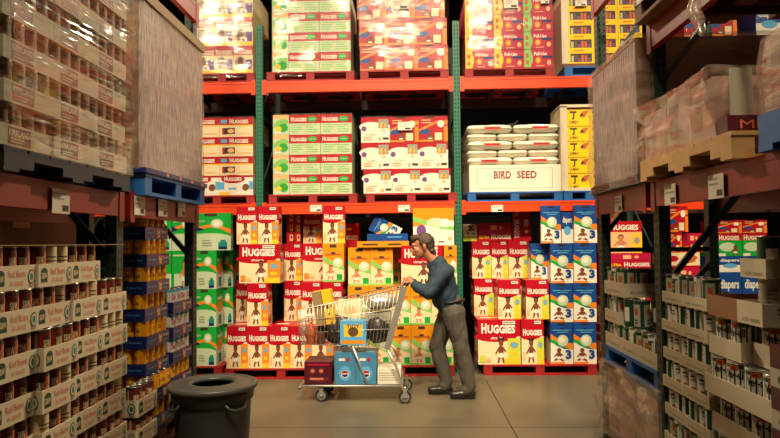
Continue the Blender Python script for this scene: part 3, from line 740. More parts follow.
pxbox('boy_narrow', 247, 283, 268, 326, 7.32, .4, N+' standing forward on the bottom row near the bin', G1, z4, zt=z3)
pxbox('boy_narrow', 247+2, 283, 268+3, 326, 7.74, .4, N+' hidden behind the forward carton above the bottom row', G1, z4, zt=z3)
pxbox('boy_narrow', 236, 283, 256-5, 326, 7.745, .4, N+' set back beside the green cartons', G1, z4, zt=z3)
pxbox('boy_narrow', 284, 283, 302, 326, 7.75, .4, N+' in the recess between two forward stacks', G1, z4, zt=z3)
pxbox('boy_narrow', 301.5, 283, 322, 326, 7.45, .7, N+' behind the cart basket, nearer the bin', G1, z4, zt=z3)
pxbox('boy_narrow', 322.5, 283, 343, 326, 7.45, .7, N+' behind the cart basket beside amber cartons', G1, z4, zt=z3)
z2 = aY(260, 244, 7.33)[1]
pxbox('boy_wide', 239, 244, 280, 282, 7.33, .4, 'wide red diaper carton with large lettering, beside the green cartons', G1, z3, zt=z2)
pxbox('boy_narrow', 240, 244, 261, 282, 7.74, .35, N+' hidden behind the wide carton, outer', G1, z3, zt=z2)
pxbox('boy_narrow', 262, 244, 282, 282, 7.74, .35, N+' hidden behind the wide carton, inner', G1, z3, zt=z2)
pxbox('boy_narrow', 284, 247, 302, 282, 7.78, .4, N+' in the recess between two wide cartons', G1, z3, zt=z2)
pxbox('boy_wide', 302.5, 243, 343, 282, 7.72, .4, 'wide red diaper carton half hidden by an amber carton', G1, z3, zt=z2)
pxbox('amber', 322.5, 243, 344, 283, 7.46, .24, 'amber diaper carton standing before the half hidden wide red carton', None, z3, zt=z2)
z1 = aY(260, 206, 7.3)[1]
pxbox('boy_narrow', 236.5, 206, 257.3, 243, 7.34, .21, N+' on the wide carton, nearest the green cartons', G1, z2, zt=z1)
pxbox('boy_narrow', 257.8, 206, 278.5, 243, 7.34, .21, N+' on the wide carton, second from green cartons', G1, z2, zt=z1)
pxbox('spine', 286.5, 211, 293.5, 246, 7.79, .3, 'slim red carton on edge, nearer the bin', 'slim red cartons on edge', z2)
pxbox('spine', 294, 212, 300.5, 246, 7.79, .3, 'slim red carton on edge, nearer the dark recess', 'slim red cartons on edge', z2)
pxbox('boy_narrow', 303, 213, 322, 243, 7.86, .25, N+' shaded deep beneath the orange beam', G1, z2)
pxbox('boy_narrow', 322.8, 205, 345, 243, 7.47, .1, N+' on top of the amber carton', G1, z2, zt=z1)
# amber block
GA = 'amber diaper cartons'
px_pallet(347, 455, 7.42, 1.2, PF, 'red floor pallet under the amber cartons behind the cart')
xa = [348, 369, 390, 411, 432, 453]
zA4 = aY(400, 325, 7.45)[1]; zA3 = aY(400, 285.5, 7.45)[1]; zA2 = aY(400, 247, 7.5)[1]
for i in range(5):
    for r in (0, 1):
        X0 = aY(xa[i], 325, 7.45)[0]; X1 = aY(xa[i+1], 325, 7.45)[0]
        for z0_, z1_, nm in ((PF, zA4, 'bottom row'), (zA4, zA3, 'second row up')):
            if r and nm == 'bottom row': pass
            carton('amber', X0, X1, 7.45+r*.44, .42, z0_, z1_, 'amber diaper carton, %s, %s from the cart nose%s' % (nm, ORD[i], ', behind' if r else ''), GA)
for i, (a, b) in enumerate(((348, 370.5), (370.5, 393))):
    pxbox('amber', a, 247, b, 284, 7.5, .36, 'amber diaper carton, third row up, under flat boxes, %s from cart nose' % ORD[i], GA, zA3, zt=zA2)
pxbox('amber', 352, 247, 373, 284, 7.9, .36, 'amber diaper carton, third row up, behind, nearer cart nose', GA, zA3, zt=zA2)
pxbox('amber', 374, 247, 400, 284, 7.9, .36, 'amber diaper carton set back beside the wide carton', GA, zA3, zt=zA2)
zW = aY(420, 245.5, 7.45)[1]
pxbox('boy_wide', 401, 245, 443, 283, 7.46, .3, "wide red diaper carton behind the person's head", None, zA3, zt=zW)
pxbox('amber', 444, 245, 457, 283, 7.46, .3, "amber diaper carton behind the person's shoulder", None, zA3, zt=zW)
pxbox('amber_wide', 413, 208, 454, 244, 7.46, .1, "large amber and white carton above the person's head", None, zW)
pxbox('red_text', 340, 223, 359, 246, 7.9, .3, 'small red carton partly hidden beneath the orange beam', None, zA2)
zf = pxbox('amber_flat', 357, 241, 409, 246.5, 7.46, .38, 'flat amber carton lying on the amber stack', None, zA2)
zg = pxbox('blue_plain', 367, 233.5, 408, 242, 7.46, .13, 'flat plain blue carton beneath the tilted carton', None, zf)
w_, h_ = .36, .27
o = link('diaper_carton', carton_mesh('blue_three', .2, .14, .36), loc=(0, 0, 0))
cx, cz = aY(374, 216.5, 7.64)
# leaning on its long side, tilted
o.rotation_euler = (0, R(-62), 0)
cx, cz = aY(398.5, 236, 7.61); o.location = (cx, 7.69, cz)
tag(o, 'blue size three carton lying tilted on the flat blue carton', 'carton')
# green block
GG = 'green diaper cartons'
px_pallet(128, 222, 7.43, 1.2, PF, 'floor pallet under the green cartons')
rows = [365, 327, 289, 250.5, 213]
zg_ = [aY(200, r, 7.45)[1] for r in rows]; zg_[0] = PF
cols_ = [(128, 149.5), (150, 171.5), (172, 193.5), (194, 216.5)]
for j in range(4):
    for i, (a, b) in enumerate(cols_):
        if j == 3 and i == 3: continue
        pxbox('green_box' if i == 3 or j % 2 else 'green_baby', a, rows[j+1], b, rows[j], 7.45, .28, 'green diaper carton, %s, %s from the red cartons' % (up(j), ORD[3-i+1]), GG, zg_[j], zt=zg_[j+1])
    if j < 3: pxbox('green_box', 218.5, rows[j+1], 233, rows[j], 7.75, .42, 'narrow green carton, %s, beside the red cartons' % up(j), GG, zg_[j], zt=zg_[j+1])
pxbox('green_box', 194, 213, 231, 250, 7.45, .1, 'wide green diaper carton with pump bottle picture, top row', GG, zg_[3])
# right block of the back rack
GR = 'girl diaper cartons'; Ng = 'red diaper carton with lime stripe'
px_pallet(484, 597, 7.45, 1.2, PF, 'red floor pallet under the lime striped and blue cartons')
zr4 = aY(500, 319.5, 7.47)[1]; zr4b = aY(530, 322, 7.47)[1]
pxbox('girl_wide', 478, 319, 520.5, 361, 7.47, .42, 'wide red diaper carton with large lettering beside the walker', GR, PF, zt=zr4)
pxbox('girl_wide', 478, 319, 520.5, 361, 7.9, .42, 'wide red diaper carton hidden behind the front wide one', GR, PF, zt=zr4)
pxbox('girl_narrow', 521.5, 322, 544, 364, 7.47, .42, Ng+' in the bottom row beside blue cartons', GR, PF, zt=zr4)
pxbox('girl_narrow', 521.5, 322, 543, 364, 7.9, .42, Ng+', bottom row, hidden behind', GR, PF, zt=zr4)
zr3 = aY(510, 280, 7.49)[1]
pxbox('girl_narrow', 474, 277, 494, 312, 7.85, .42, Ng+', second row, set back beside the green post', GR, zr4, zt=zr3)
pxbox('girl_narrow', 498, 280, 521, 316, 7.52, .42, Ng+', second row, middle', GR, zr4, zt=zr3)
pxbox('girl_narrow', 526, 280, 549, 322, 7.48, .3, Ng+' standing forward in the second row', GR, zr4, zt=zr3)
pxbox('girl_narrow', 503, 280, 525, 316, 7.96, .42, Ng+', second row, hidden behind the middle one', GR, zr4, zt=zr3)
zr2 = aY(500, 240.5, 7.6)[1]
zr2 = aY(500, 240.8, 7.85)[1]
pxbox('girl_narrow', 472, 241, 491, 277, 7.87, .4, Ng+', third row, beside the green post', GR, zr3, zt=zr2)
pxbox('girl_narrow', 491.3, 241, 508, 277, 7.89, .4, Ng+', third row, middle', GR, zr3, zt=zr2)
pxbox('girl_narrow', 508.5, 241, 529, 277, 7.87, .4, Ng+', third row, before the slim upright cartons', GR, zr3, zt=zr2)
pxbox('girl_lying', 463, 224, 477, 240.5, 7.9, .3, 'small cream carton lying beside the green post', None, zr2)
pxbox('red_lying', 477.5, 223, 512, 240.5, 7.88, .35, 'red carton lying on its side under the orange beam', None, zr2)
pxbox('red_standing', 512.5, 205, 531, 240.5, 7.88, .1, 'red carton standing on end with sideways lettering', None, zr2)
GB = 'blue size three diaper cartons'
rb = [362, 322, 283, 243, 205]
zb_ = [aY(575, r, 7.48)[1] for r in rb]; zb_[0] = PF
for j in range(3):
    for i, (a, b) in enumerate(((550.5, 573), (573.5, 596.5))):
        pxbox('blue_three', a, rb[j+1], b, rb[j], 7.48, .42, 'blue size three carton, %s, %s vegetable rack' % (up(j), 'nearest' if i else 'further from'), GB, zb_[j], zt=zb_[j+1])
    
for k_, a in enumerate((541,)):
    pxbox('blue_three', 528+10, 283, 549, 243+40, 7.9, .3, 'blue size three carton set back in the third row', GB, zr3, zt=zb_[3]) if False else None
pxbox('blue_three', 541, 205, 561, 242, 7.48, .1, 'blue size three carton, top row, beside the upright red carton', GB, zb_[3], zt=zb_[4])
pxbox('blue_three', 574, 205, 597, 242, 7.48, .1, 'blue size three carton, top row, nearest vegetable rack', GB, zb_[3], zt=zb_[4])
pxbox('blue_white', 561.5, 212, 573, 243, 7.52, .07, 'white and blue carton put in for the highlight between top row blue cartons', None, zb_[3])  # pale carton stands in for a white highlight in the gap
pxbox('blue_three', 531, 243, 547.5, 283, 7.62, .22, 'blue carton turned sideways beside the lime striped cartons', GB, zr3, zt=zb_[3])

# seen through the vegetable rack
pal_lab = 'red floor pallet glimpsed through the vegetable rack'
px_pallet(604, 712, 7.46, 1.2, PF, pal_lab)
GV = 'cartons glimpsed through the vegetable rack'
st = [('boy_wide', 365, 327), ('girl_wide', 327, 289), ('red_lying', 289, 268), ('red_lying', 268, 253)]
z = PF
for k_, (ds, a, b) in enumerate(st):
    zt = aY(630, b, 7.5)[1]
    for i, (xa_, xb_) in enumerate(((606, 651), (652, 700))):
        if k_ < 2 and False: continue
        pxbox(ds if not (i and k_ == 3) else 'crawl', xa_, b, xb_, a, 7.5, .5, 'red carton through the vegetable rack, %s, %s' % (up(k_), 'nearer blue cartons' if i == 0 else 'second from blue cartons'), GV, z, zt=zt)
    z = zt
zq = z
zz_ = pxbox('baby_photo', 607, 221, 642, 250, 7.5, .4, 'baby picture carton glimpsed through the vegetable rack', None, zq)
pxbox('amber', 607, 208, 620, 221, 7.7, .3, 'small pale carton above the baby picture carton', None, zz_)
zz_ = pxbox('red_diaper', 663, 232, 682, 250, 7.5, .4, 'small red carton in the gap beyond the bean trays', None, zq)
pxbox('red_lying', 682.5, 233, 703, 250, 7.6, .3, 'shaded red carton in the gap beyond bean trays', None, zq)
pxbox('red_diaper', 662, 206, 688, 232, 7.5, .09, 'red and orange carton topmost in the gap', None, zz_)
px_pallet(716, 828, 7.46, 1.2, PF, 'red floor pallet glimpsed past the second frame')
z = PF
for k_, (ds, a, b) in enumerate([('girl_wide', 365, 320), ('blue_white', 320, 272), ('blue_white', 272, 256), ('green_huggies', 256, 233), ('red_diaper', 233, 220)]):
    zt = aY(740, b, 7.5)[1]
    for i, (xa_, xb_) in enumerate(((718, 742), (742.5, 767))):
        pxbox(ds, xa_, b, xb_, a, 7.5, .45, '%s carton beyond the second frame, %s, %s' % (['red', 'blue', 'blue', 'green', 'red'][k_], up(k_), 'nearer' if i == 0 else 'further from the blue cartons'), GV, z, zt=zt)
    z = zt

# ------------------------------------------------------------------ trays and cans
def tray_mesh(L, D, lip, m, paint, t=.004):
    """open tray, long side L along local x facing -y"""
    mb = MB(); mb.box(-L/2, L/2, -D/2, D/2, 0, t, m)
    mb.box(-L/2, L/2, -D/2, -D/2+t, t, lip, m); mb.box(-L/2, L/2, D/2-t, D/2, t, lip, m); mb.box(-L/2, -L/2+t, -D/2+t, D/2-t, t, lip, m); mb.box(L/2-t, L/2, -D/2+t, D/2-t, t, lip, m)
    if paint:
        paint(Face(mb, (-L/2, -D/2, 0), (1,0,0), (0,0,1), L, lip), False); paint(Face(mb, (L/2, -D/2, 0), (0,1,0), (0,0,1), D, lip), True); paint(Face(mb, (-L/2, D/2, 0), (0,-1,0), (0,0,1), D, lip), True)
    return mb.mesh('tray')
def p_bean(f, end):
    f.rect(.06, .2, .24, .66, 'dark_green'); f.ell(.15, .66, .09, .18, 'dark_green', 10); f.text('S&W', .08, .36, .22, .62, 'cream', .02)
    f.text('Red Beans', .32, .52, .74, .8, 'pink_text', .0); f.text('in sauce', .36, .18, .68, .42, 'pink_text', .0)
    f.ell(.87, .5, .08, .32, 'dark_green', 10); f.ell(.87, .5, .065, .26, 'white_card', 10); f.ell(.87, .5, .04, .16, 'teal', 8); f.rect(.82, .1, .92, .2, 'grey_print')
def p_kirk(f, end):
    f.rect(.14, .1, .56, .9, 'maroon_print'); f.text('KIRKLAND', .16, .52, .54, .8, 'white_card', .02); f.lines(.18, .16, .5, .44, 2, 'plain_card', 3); f.rect(.66, .7, .8, .8, 'grey_print')
def p_dole(f, end):
    f.rect(.5, .1, .66, .92, 'magenta') if not end else None
    if not end:
        f.text('Dole', .51, .45, .65, .78, 'white', .03); f.ell(.58, .3, .05, .14, 'yellow_print', 8); f.text('Pineapple', .69, .5, .96, .78, 'white', .01); f.text('Chunks', .7, .18, .9, .4, 'sky_blue', .0)
        f.text('Pineapple', .06, .4, .4, .66, 'sky_blue', .0)
    else: f.text('Pineapple Chunks', .1, .36, .9, .6, 'sky_blue', .0)
def p_allen(f, end): f.text('ALLEN CANNING CO', .12, .26, .88, .44, 'dark_green', .0)
def p_allen2(f, end):
    if end: f.lines(.15, .45, .6, .85, 2, 'dark_print', 4)
    f.text('ALLEN CANNING', .2, .12, .9, .3, 'dark_green', .0)
def p_vega(f, end):
    if end: f.text('Veg-all', .1, .4, .8, .85, 'black_print', .03); f.rect(.1, .2, .8, .26, 'food_print')
def can_mesh(r, h, style):
    mb = MB(); n = 20
    mb.lathe([(r*.97, 0), (r, .003), (r*.985, .006)], 'can_metal', n, cap1=False)
    mb.lathe([(r*.985, .006), (r*.985, h-.006)], style['base'], n, cap0=False, cap1=False)
    mb.lathe([(r*.985, h-.006), (r, h-.003), (r, h), (r*.93, h), (r*.92, h-.004), (.001, h-.004)], 'can_metal', n, cap0=False, cap1=False)
    # printed label wrapped round the can
    def patch(a0, a1, z0, z1, m, k=1, seg=5):
        rr = r*.985+.0006*k; vs = []
        for i in range(seg+1):
            a = a0+(a1-a0)*i/seg
            for z in (z0, z1): vs.append((rr*math.sin(a), -rr*math.cos(a), z))
        mb.add(vs, [(2*i, 2*i+2, 2*i+3, 2*i+1) for i in range(seg)], m, True)
    def word(t, a0, a1, z0, z1, m, k=3, bold=.03):
        vs, fs = text_geo(t, bold); rr = r*.985+.0006*k
        mb.add([(rr*math.sin(a0+(a1-a0)*x), -rr*math.cos(a0+(a1-a0)*x), z0+(z1-z0)*y) for x, y in vs], fs, m)
    style['fn'](patch, word, h)
    return mb.mesh('can')
def s_bean(p, w, h):
    for o in (0, 2.1, -2.1):
        p(-.75+o, .75+o, h*.1, h*.42, 'bean_blue'); p(-.75+o, .3+o, h*.42, h*.88, 'bean_red'); p(.3+o, .95+o, h*.3, h*.85, 'food_print'); p(.95+o, 1.2+o, h*.1, h*.9, 'plain_card'); p(-.4+o, .5+o, h*.6, h*.85, 'bean_label', 2); w('S&W', -.35+o, .4+o, h*.55, h*.74, 'cream', 3); p(-.3+o, .4+o, h*.2, h*.3, 'brown_print', 2)
def s_bean_back(p, w, h):
    p(-1, 1, h*.08, h*.9, 'cream'); 
    for k in range(6): p(-.6, .7, h*(.2+.1*k), h*(.23+.1*k), 'brown_print', 2)
    p(.9, 1.8, h*.1, h*.9, 'bean_label')
def s_jar(p, w, h):
    p(-1.2, 1.2, h*.1, h*.7, 'brown_print'); p(-.8, .8, h*.3, h*.6, 'kraft', 2); p(-.4, .4, h*.36, h*.5, 'maroon_print', 3); p(-3.1, 3.1, h*.85, h, 'kraft', 1, 16)
def s_dole(p, w, h):
    for o in (0, 2.1, -2.1):
        p(-.6+o, .6+o, h*.3, h*.82, 'deep_yellow' ); w('Dole', -.4+o, .4+o, h*.58, h*.78, 'magenta', 3); p(-.3+o, .35+o, h*.3, h*.5, 'orange_print', 2); p(-.05+o, .1+o, h*.36, h*.46, 'food_print', 3)
def s_dole_blue(p, w, h):
    p(-3.1, 3.1, h*.4, h*.85, 'white', 1, 16)
    for o in (0, 2.1, -2.1): w('Dole', -.5+o, .5+o, h*.55, h*.78, 'magenta', 3); p(-.3+o, .3+o, h*.14, h*.34, 'white', 2)
def s_veg(p, w, h):
    for o in (0, 1.6, -1.6, 3.14):
        p(-.62+o, .5+o, h*.1, h*.86, 'label_grey', 1); p(-.3+o, .2+o, h*.5, h*.72, 'food_print', 2); p(-.3+o, .2+o, h*.2, h*.24, 'dark_green', 2); p(-.3+o, .2+o, h*.3, h*.34, 'dark_green', 2)
def s_veg_front(p, w, h):
    for o in (0, 1.6, -1.6):
        p(-.5+o, .5+o, h*.1, h*.86, 'dark_green', 1); p(-.28+o, .1+o, h*.48, h*.68, 'yellow_print', 2); p(-.2+o, .05+o, h*.52, h*.64, 'dark_print', 3); p(.25+o, .45+o, h*.15, h*.8, 'white', 2)
def s_tomato(p, w, h):
    for o in (0, 2, -2):
        p(-.8+o, .6+o, h*.1, h*.9, 'white', 1); p(-.3+o, .3+o, h*.15, h*.4, 'food_print', 2); p(-.4+o, .3+o, h*.6, h*.66, 'grey_print', 2); p(-.4+o, .2+o, h*.72, h*.78, 'dark_green', 2)
def s_grey(p, w, h):
    p(-3.1, 3.1, h*.06, h*.94, 'label_grey', 1, 16)
    for o in (0, 1.3, -1.3):
        for k in range(7): p(-.4+o, .3+o-.08*(k % 3), h*(.2+.09*k), h*(.225+.09*k), 'brown_print', 2)
def s_greenfull(p, w, h): p(-3.1, 3.1, h*.06, h*.94, 'dark_green', 1, 16); p(-.4, .4, h*.2, h*.7, 'white', 2)
def s_vegall(p, w, h):
    p(-3.1, 3.1, h*.06, h*.94, 'dark_green', 1, 18)
    for o in (0, 2.1, -2.1):
        p(-.95+o, .95+o, h*.1, h*.84, 'white', 2); w('Veg-all', -.62+o, .62+o, h*.52, h*.8, 'black_print', 3); p(-.35+o, .25+o, h*.8, h*.92, 'food_print', 4); p(-.2+o, .1+o, h*.82, h*.89, 'bean_red', 5); p(-.5+o, .4+o, h*.14, h*.28, 'food_print', 3); p(-.3+o, .2+o, h*.17, h*.22, 'yellow_print', 4)
CAN = {}
def getcan(style, r, h):
    k = (style, round(r, 3), round(h, 3))
    if k not in CAN:
        base = dict(bean='bean_label', bean_back='cream', jar='brown_print', dole='amber', dole_blue='sky_blue', veg='dark_green', veg_front='white', tomato='dark_green', grey='label_grey', greenfull='dark_green', vegall='white')[style]
        fn = dict(bean=s_bean, bean_back=s_bean_back, jar=s_jar, dole=s_dole, dole_blue=s_dole_blue, veg=s_veg, veg_front=s_veg_front, tomato=s_tomato, grey=s_grey, greenfull=s_greenfull, vegall=s_vegall)[style]
        CAN[k] = can_mesh(r, h, dict(base=base, fn=fn))
    return CAN[k]
TR = {}
def gettray(kind, L, D, lip):
    k = (kind, round(L, 3), round(D, 3), round(lip, 3))
    if k not in TR:
        p, m = dict(bean=(p_bean, 'white_card'), kirk=(p_kirk, 'plain_card'), dole=(p_dole, 'navy'), allen=(p_allen, 'white_card'), allen2=(p_allen2, 'white_card'), veg=(None, 'white_card'), vegtext=(p_vega, 'white_card'), brown=(None, 'brown_card'))[kind]
        TR[k] = tray_mesh(L, D, lip, m, p)
    return TR[k]
def tray(kind, side, xf, ya, yb, z, lip, D, label, group, look=None):
    """side 'L' faces +x, 'R' faces -x. xf: x of the aisle face"""
    L = yb-ya-.002; xc = xf-D/2 if side == 'L' else xf+D/2
    o = link('cardboard_tray', gettray(kind, L, D, lip), loc=(xc, (ya+yb)/2, z), rot=(0, 0, R(90) if side == 'L' else R(-90)))
    return tag(o, label, 'tray', group)
def tcan(style, side, x, y, z, r, h, label, group, name='food_can', turn=0, cat='can'):
    o = link(name, getcan(style, r, h), loc=(x, y, z), rot=(0, 0, (R(90) if side == 'L' else R(-90))+turn))
    return tag(o, label, cat, group)
def down(i): return 'top' if i == 0 else ORD[i]
def tray_with_cans(kind, side, xf, ya, yb, z, lip, D, r, h, style, tl, cl, tg, cg, n=None, cname='food_can', rows=1, ccat='can', skip=()):
    tray(kind, side, xf, ya, yb, z, lip, D, tl, tg)
    n = n or max(1, int((yb-ya-.012)/(2*r)))
    pitch = (yb-ya-.014)/n; s = -1 if side == 'L' else 1
    for q in range(rows):
        for i in range(n):
            if (i, q) in skip: continue
            stl = style(i, q) if callable(style) else style
            y = yb-.007-pitch*(i+.5)
            lab = '%s can %s in' % (cl[0], ORD[i]) + ' ' + cl[1] + ('' if q == 0 else ', behind')
            tcan(stl, side, xf+s*(.006+r+q*2*r+.001*q), y, z+.0042, r, h, lab, cg, cname, ((.55 if side == 'R' else -.55)+random.uniform(-.3, .3)) if stl in ('vegall', 'bean', 'bean_back') else random.uniform(-1.2, 1.2) if stl in ('tomato', 'veg') else random.uniform(-.4, .4), ccat)
# --- beans beside the bin
P = .18; rd = random.Random(3)
XBF = -1.6
for k in range(4): pallet(XBF-.55, 2.86, k*.1224, 1.0, 1.38, .1224, 'old_wood', 'wooden pallet beneath the bean trays, %s of four' % (['lowest', 'second', 'third', 'topmost'][k]), 'pallets beneath the bean trays', 0)
edges = [3.50, 3.22, 2.94, 2.66, 2.38, 2.10]
for k in range(6):
    zt = 1.49-P*k
    zbot = zt-.10
    for i in range(5):
        if k == 0 and i == 0: continue
        yb_, ya_ = edges[i], edges[i+1]
        jx = rd.uniform(-.012, .014)+(.03 if (k, i) in ((3, 2), (4, 2), (2, 2)) else 0)
        where = '%s tray from the bare post, %s row' % (ORD[i], down(k))
        # back rank of the stack carries the row above
        tray_with_cans('bean', 'L', XBF+jx, ya_, yb_, zbot, .1, .3, .0435, P-.0052, (lambda a: (lambda i2, q: 'bean_back' if a.random() < .22 else 'bean'))(rd),
            'cream bean tray, %s from the bare post, %s row of the bean rack' % (ORD[i], down(k)),
            ('bean', where), 'cream bean trays', 'bean cans in the bean rack', n=3)
mb = MB(); mb.box(-.42, 0, -.62, .62, 0, .004, 'kraft')
tag(link('slip_sheet', mb.mesh('slip_sheet'), loc=(XBF+.0, 2.86, 1.49-.1+P)), 'thin brown cardboard sheet lying on the top bean cans', 'cardboard sheet')
for i in range(4):  # dark boxes added to hide the lit wall seen through the rack
    simple = MB(); simple.box(-.5, .5, -.55, .55, 0, 2.3, 'old_wood'); simple.box(-.502, .502, -.552, .552, 1.1, 1.16, 'hole_dark'); simple.box(.501, .503, -.3, -.1, 1.7, 1.82, 'pink_text')
    tag(link('added_dark_box', simple.mesh('added_dark_box'), loc=(-3.3, 1.2+1.15*i, 0)), 'dark brown box added to darken gap behind bean rack, %s from the diaper rack' % ORD[3-i], 'box', 'added dark boxes behind the bean rack')
# --- pineapple bay
for k in range(3): pallet(-2.15, 4.24, k*.126, .9, 1.06, .126, 'old_wood', 'wooden pallet beneath the pineapple trays, %s of three' % (['lowest', 'middle', 'topmost'][k]), 'pallets beneath the pineapple trays', 0)
P2 = .175; zb0 = .378
n1 = 8
for k in range(n1):
    zbot = zb0+P2*(n1-1-k)
    jx = rd.uniform(-.01, .01)+(.03 if k > 5 else 0)
    where = 'blue pineapple tray, %s row, taller stack' % down(k)
    tray('dole', 'L', -1.69+jx, 3.99, 4.37, zbot, .08, .3, 'blue pineapple tray, %s row of the taller stack' % down(k), 'blue pineapple trays')
    for i in range(4):
        tcan('dole', 'L', -1.69+jx-.05, 4.362-.0465-.0925*i, zbot+.0042, .045, P2-.0052, 'yellow pineapple can, %s along the aisle edge, %s row, taller stack' % (ORD[i], down(k)), 'yellow pineapple cans', turn=random.uniform(-.5, .5))
    for q in range(1, 3):
        tcan('dole', 'L', -1.69+jx-.05-.0925*q, 3.998+.0465, zbot+.0042, .045, P2-.0052, 'yellow pineapple can, %s inward at the bean end, %s row, taller stack' % (ORD[q], down(k)), 'yellow pineapple cans', turn=-1.3+random.uniform(-.4, .4))
for k in range(5):
    zbot = zb0+P2*(4-k)
    tray_with_cans('dole', 'L', -1.68, 4.42, 4.80, zbot, .08, .3, .045, P2-.0052, 'dole_blue' if k != 3 else 'dole', 'blue pineapple tray, %s row of the shorter stack by the end post' % down(k),
                   ('white banded pineapple', 'the %s row, shorter stack' % down(k)), 'blue pineapple trays', 'white banded pineapple cans', n=4)
for k in range(2):
    zbot = zb0+.175*(1-k)
    tray_with_cans('bean', 'L', -1.61, 3.69, 3.97, zbot, .1, .3, .0435, .1698, 'bean', 'cream bean tray just past the bare post, %s row' % ('upper' if k == 0 else 'lower'),
                   ('bean', '%s tray just past the bare post' % ('upper' if k == 0 else 'lower')), 'cream bean trays', 'bean cans in the bean rack', n=3)
# --- upper kirkland load
PB = .10
pallet(-2.12, 2.97, LT, 1.06, 1.12, PB, 'black_wood', 'dark pallet under the film wrapped jar trays', 'pallets on the bean rack')
ek = [3.52, 3.155, 2.79, 2.425]
for k in range(6):
    zbot = LT+PB+.005+.175*k
    for i in range(3):
        jx = rd.uniform(-.008, .008)
        tray_with_cans('kirk', 'L', -1.61+jx, ek[i+1], ek[i], zbot, .09, .34, .041, .175-.0055, 'jar', 'tan jar tray under film, %s, %s from the paper load' % (up(k), ORD[i]),
                       ('brown capped jar', '%s tray from paper load, %s' % (ORD[i], up(k))), 'tan trays of jars', 'wrapped jars', n=4, cname='food_jar', ccat='jar')
film(-1.96, -1.6, 2.425, 3.52, LT+PB-.01, LT+PB+6*.175, 'film_thick', 'glossy film around the tan trays of jars', amp=.018, off=.022, seed=3, n=.04)
# --- striped paper load
pallet(-2.15, 4.29, LT, 1.1, 1.12, .135, 'blue_paint_wood', 'blue pallet under the paper load on the bean rack', 'pallets on the bean rack', R(90))
z0 = LT+.135
ld = root('paper_load', (-2.12, 4.29, z0), 'tall film wrapped paper stack with cardboard cap above the pineapple bay', 'pallet load', 'wrapped loads')
mb = MB(); mb.box(-.5, .5, -.565, .565, .03, 1.07, 'striped_load'); mb.box(-.5, .49, -.569, -.566, .03, 1.07, 'old_wood'); link('paper_stack', mb.mesh('paper_stack'), ld)  # brown end sheet stands in for the dark gap between the loads
mb = MB(); mb.box(-.52, .515, -.585, .585, 1.07, 1.135, 'kraft'); link('cardboard_cap', mb.mesh('cardboard_cap'), ld)
mb = MB(); mb.box(-.54, .54, -.57, .57, .0, .03, 'navy'); f = Face(mb, (.54, -.57, 0), (0,1,0), (0,0,1), 1.14, .03)
for q in range(4): f.ell(.3+.2*q, .5, .02, .35, 'orange_print', 8)
link('slip_sheet', mb.mesh('slip_sheet'), ld)
film(-2.62, -1.62, 3.725, 4.855, z0+.02, z0+1.07, 'film_milky', 'milky film around the tall paper stack', amp=.008, off=.008, seed=9, top=False)

# ------------------------------------------------------------------ vegetable rack
# wrapped bottom load and blue pallet, bay by the diaper rack
pallet(2.0, 4.45, 0, 1.08, .96, .12, 'old_wood', 'wooden floor pallet under the wrapped cartons by the end post', 'pallets of the vegetable rack', R(90))
for k in range(3):
    for i in range(2):
        mbx = carton_mesh('magazine_box', .51, .4, .166)
        o = link('wrapped_carton', mbx, loc=(1.72, 4.205+.515*i, .12+.167*k), rot=(0, 0, R(-90)))
        tag(o, 'wrapped pink and brown carton, %s, %s the end post' % (up(k), 'beside' if i else 'away from'), 'carton', 'wrapped cartons under the blue pallet')
film(1.5, 1.94, 3.9, 4.98, .1, .62, 'film_crumple', 'wrinkled milky film around the cartons under the blue pallet', amp=.05, off=.03, seed=21, n=.035)
pallet(1.98, 4.45, .622, 1.1, .96, .14, 'blue_paint_wood', 'blue pallet under the green cans on the vegetable rack', 'pallets of the vegetable rack', R(90))
zc = .762
ce = [4.985, 4.635, 4.285, 3.935]
vs_ = lambda i, q: ('veg', 'veg_front', 'veg')[(i+q) % 3]
GC = 'green labelled vegetable cans'; GT = 'white vegetable trays'
for i in range(3):
    tray_with_cans('allen', 'R', 1.51, ce[i+1], ce[i], zc, .1, .3, .05, .183, vs_, 'white vegetable tray on the blue pallet, %s from the end post' % ORD[i],
                   ('green vegetable', '%s tray on blue pallet' % ORD[i]), GT, GC, n=3, rows=2 if i == 2 else 1)
z2_ = zc+.188
tray_with_cans('allen', 'R', 1.51, 4.665, 4.985, z2_, .09, .3, .05, .2, vs_, 'white vegetable tray, middle layer, beside the end post', ('green vegetable', 'middle layer tray'), GT, GC, n=3)
for i, (x, y) in enumerate(((1.58, 4.58), (1.6, 4.44), (1.75, 4.5), (1.78, 4.31))):
    tcan('veg' if i % 2 else 'greenfull', 'R', x, y, z2_, .055, .2, 'loose green can without a tray, %s from the end post' % ORD[i], GC, turn=.5)
z3_ = z2_+.206
tray_with_cans('allen', 'R', 1.51, 4.55, 4.985, z3_, .1, .42, .05, .2, vs_, 'white vegetable tray, topmost beside the end post', ('green vegetable', 'topmost tray'), GT, GC, n=4)
for q in range(1, 4): tcan(vs_(q, 1), 'R', 1.51+.055+.1005*q, 4.61, z3_+.0042, .05, .2, 'green can at the near edge of the topmost tray, %s inward' % ORD[q], GC)
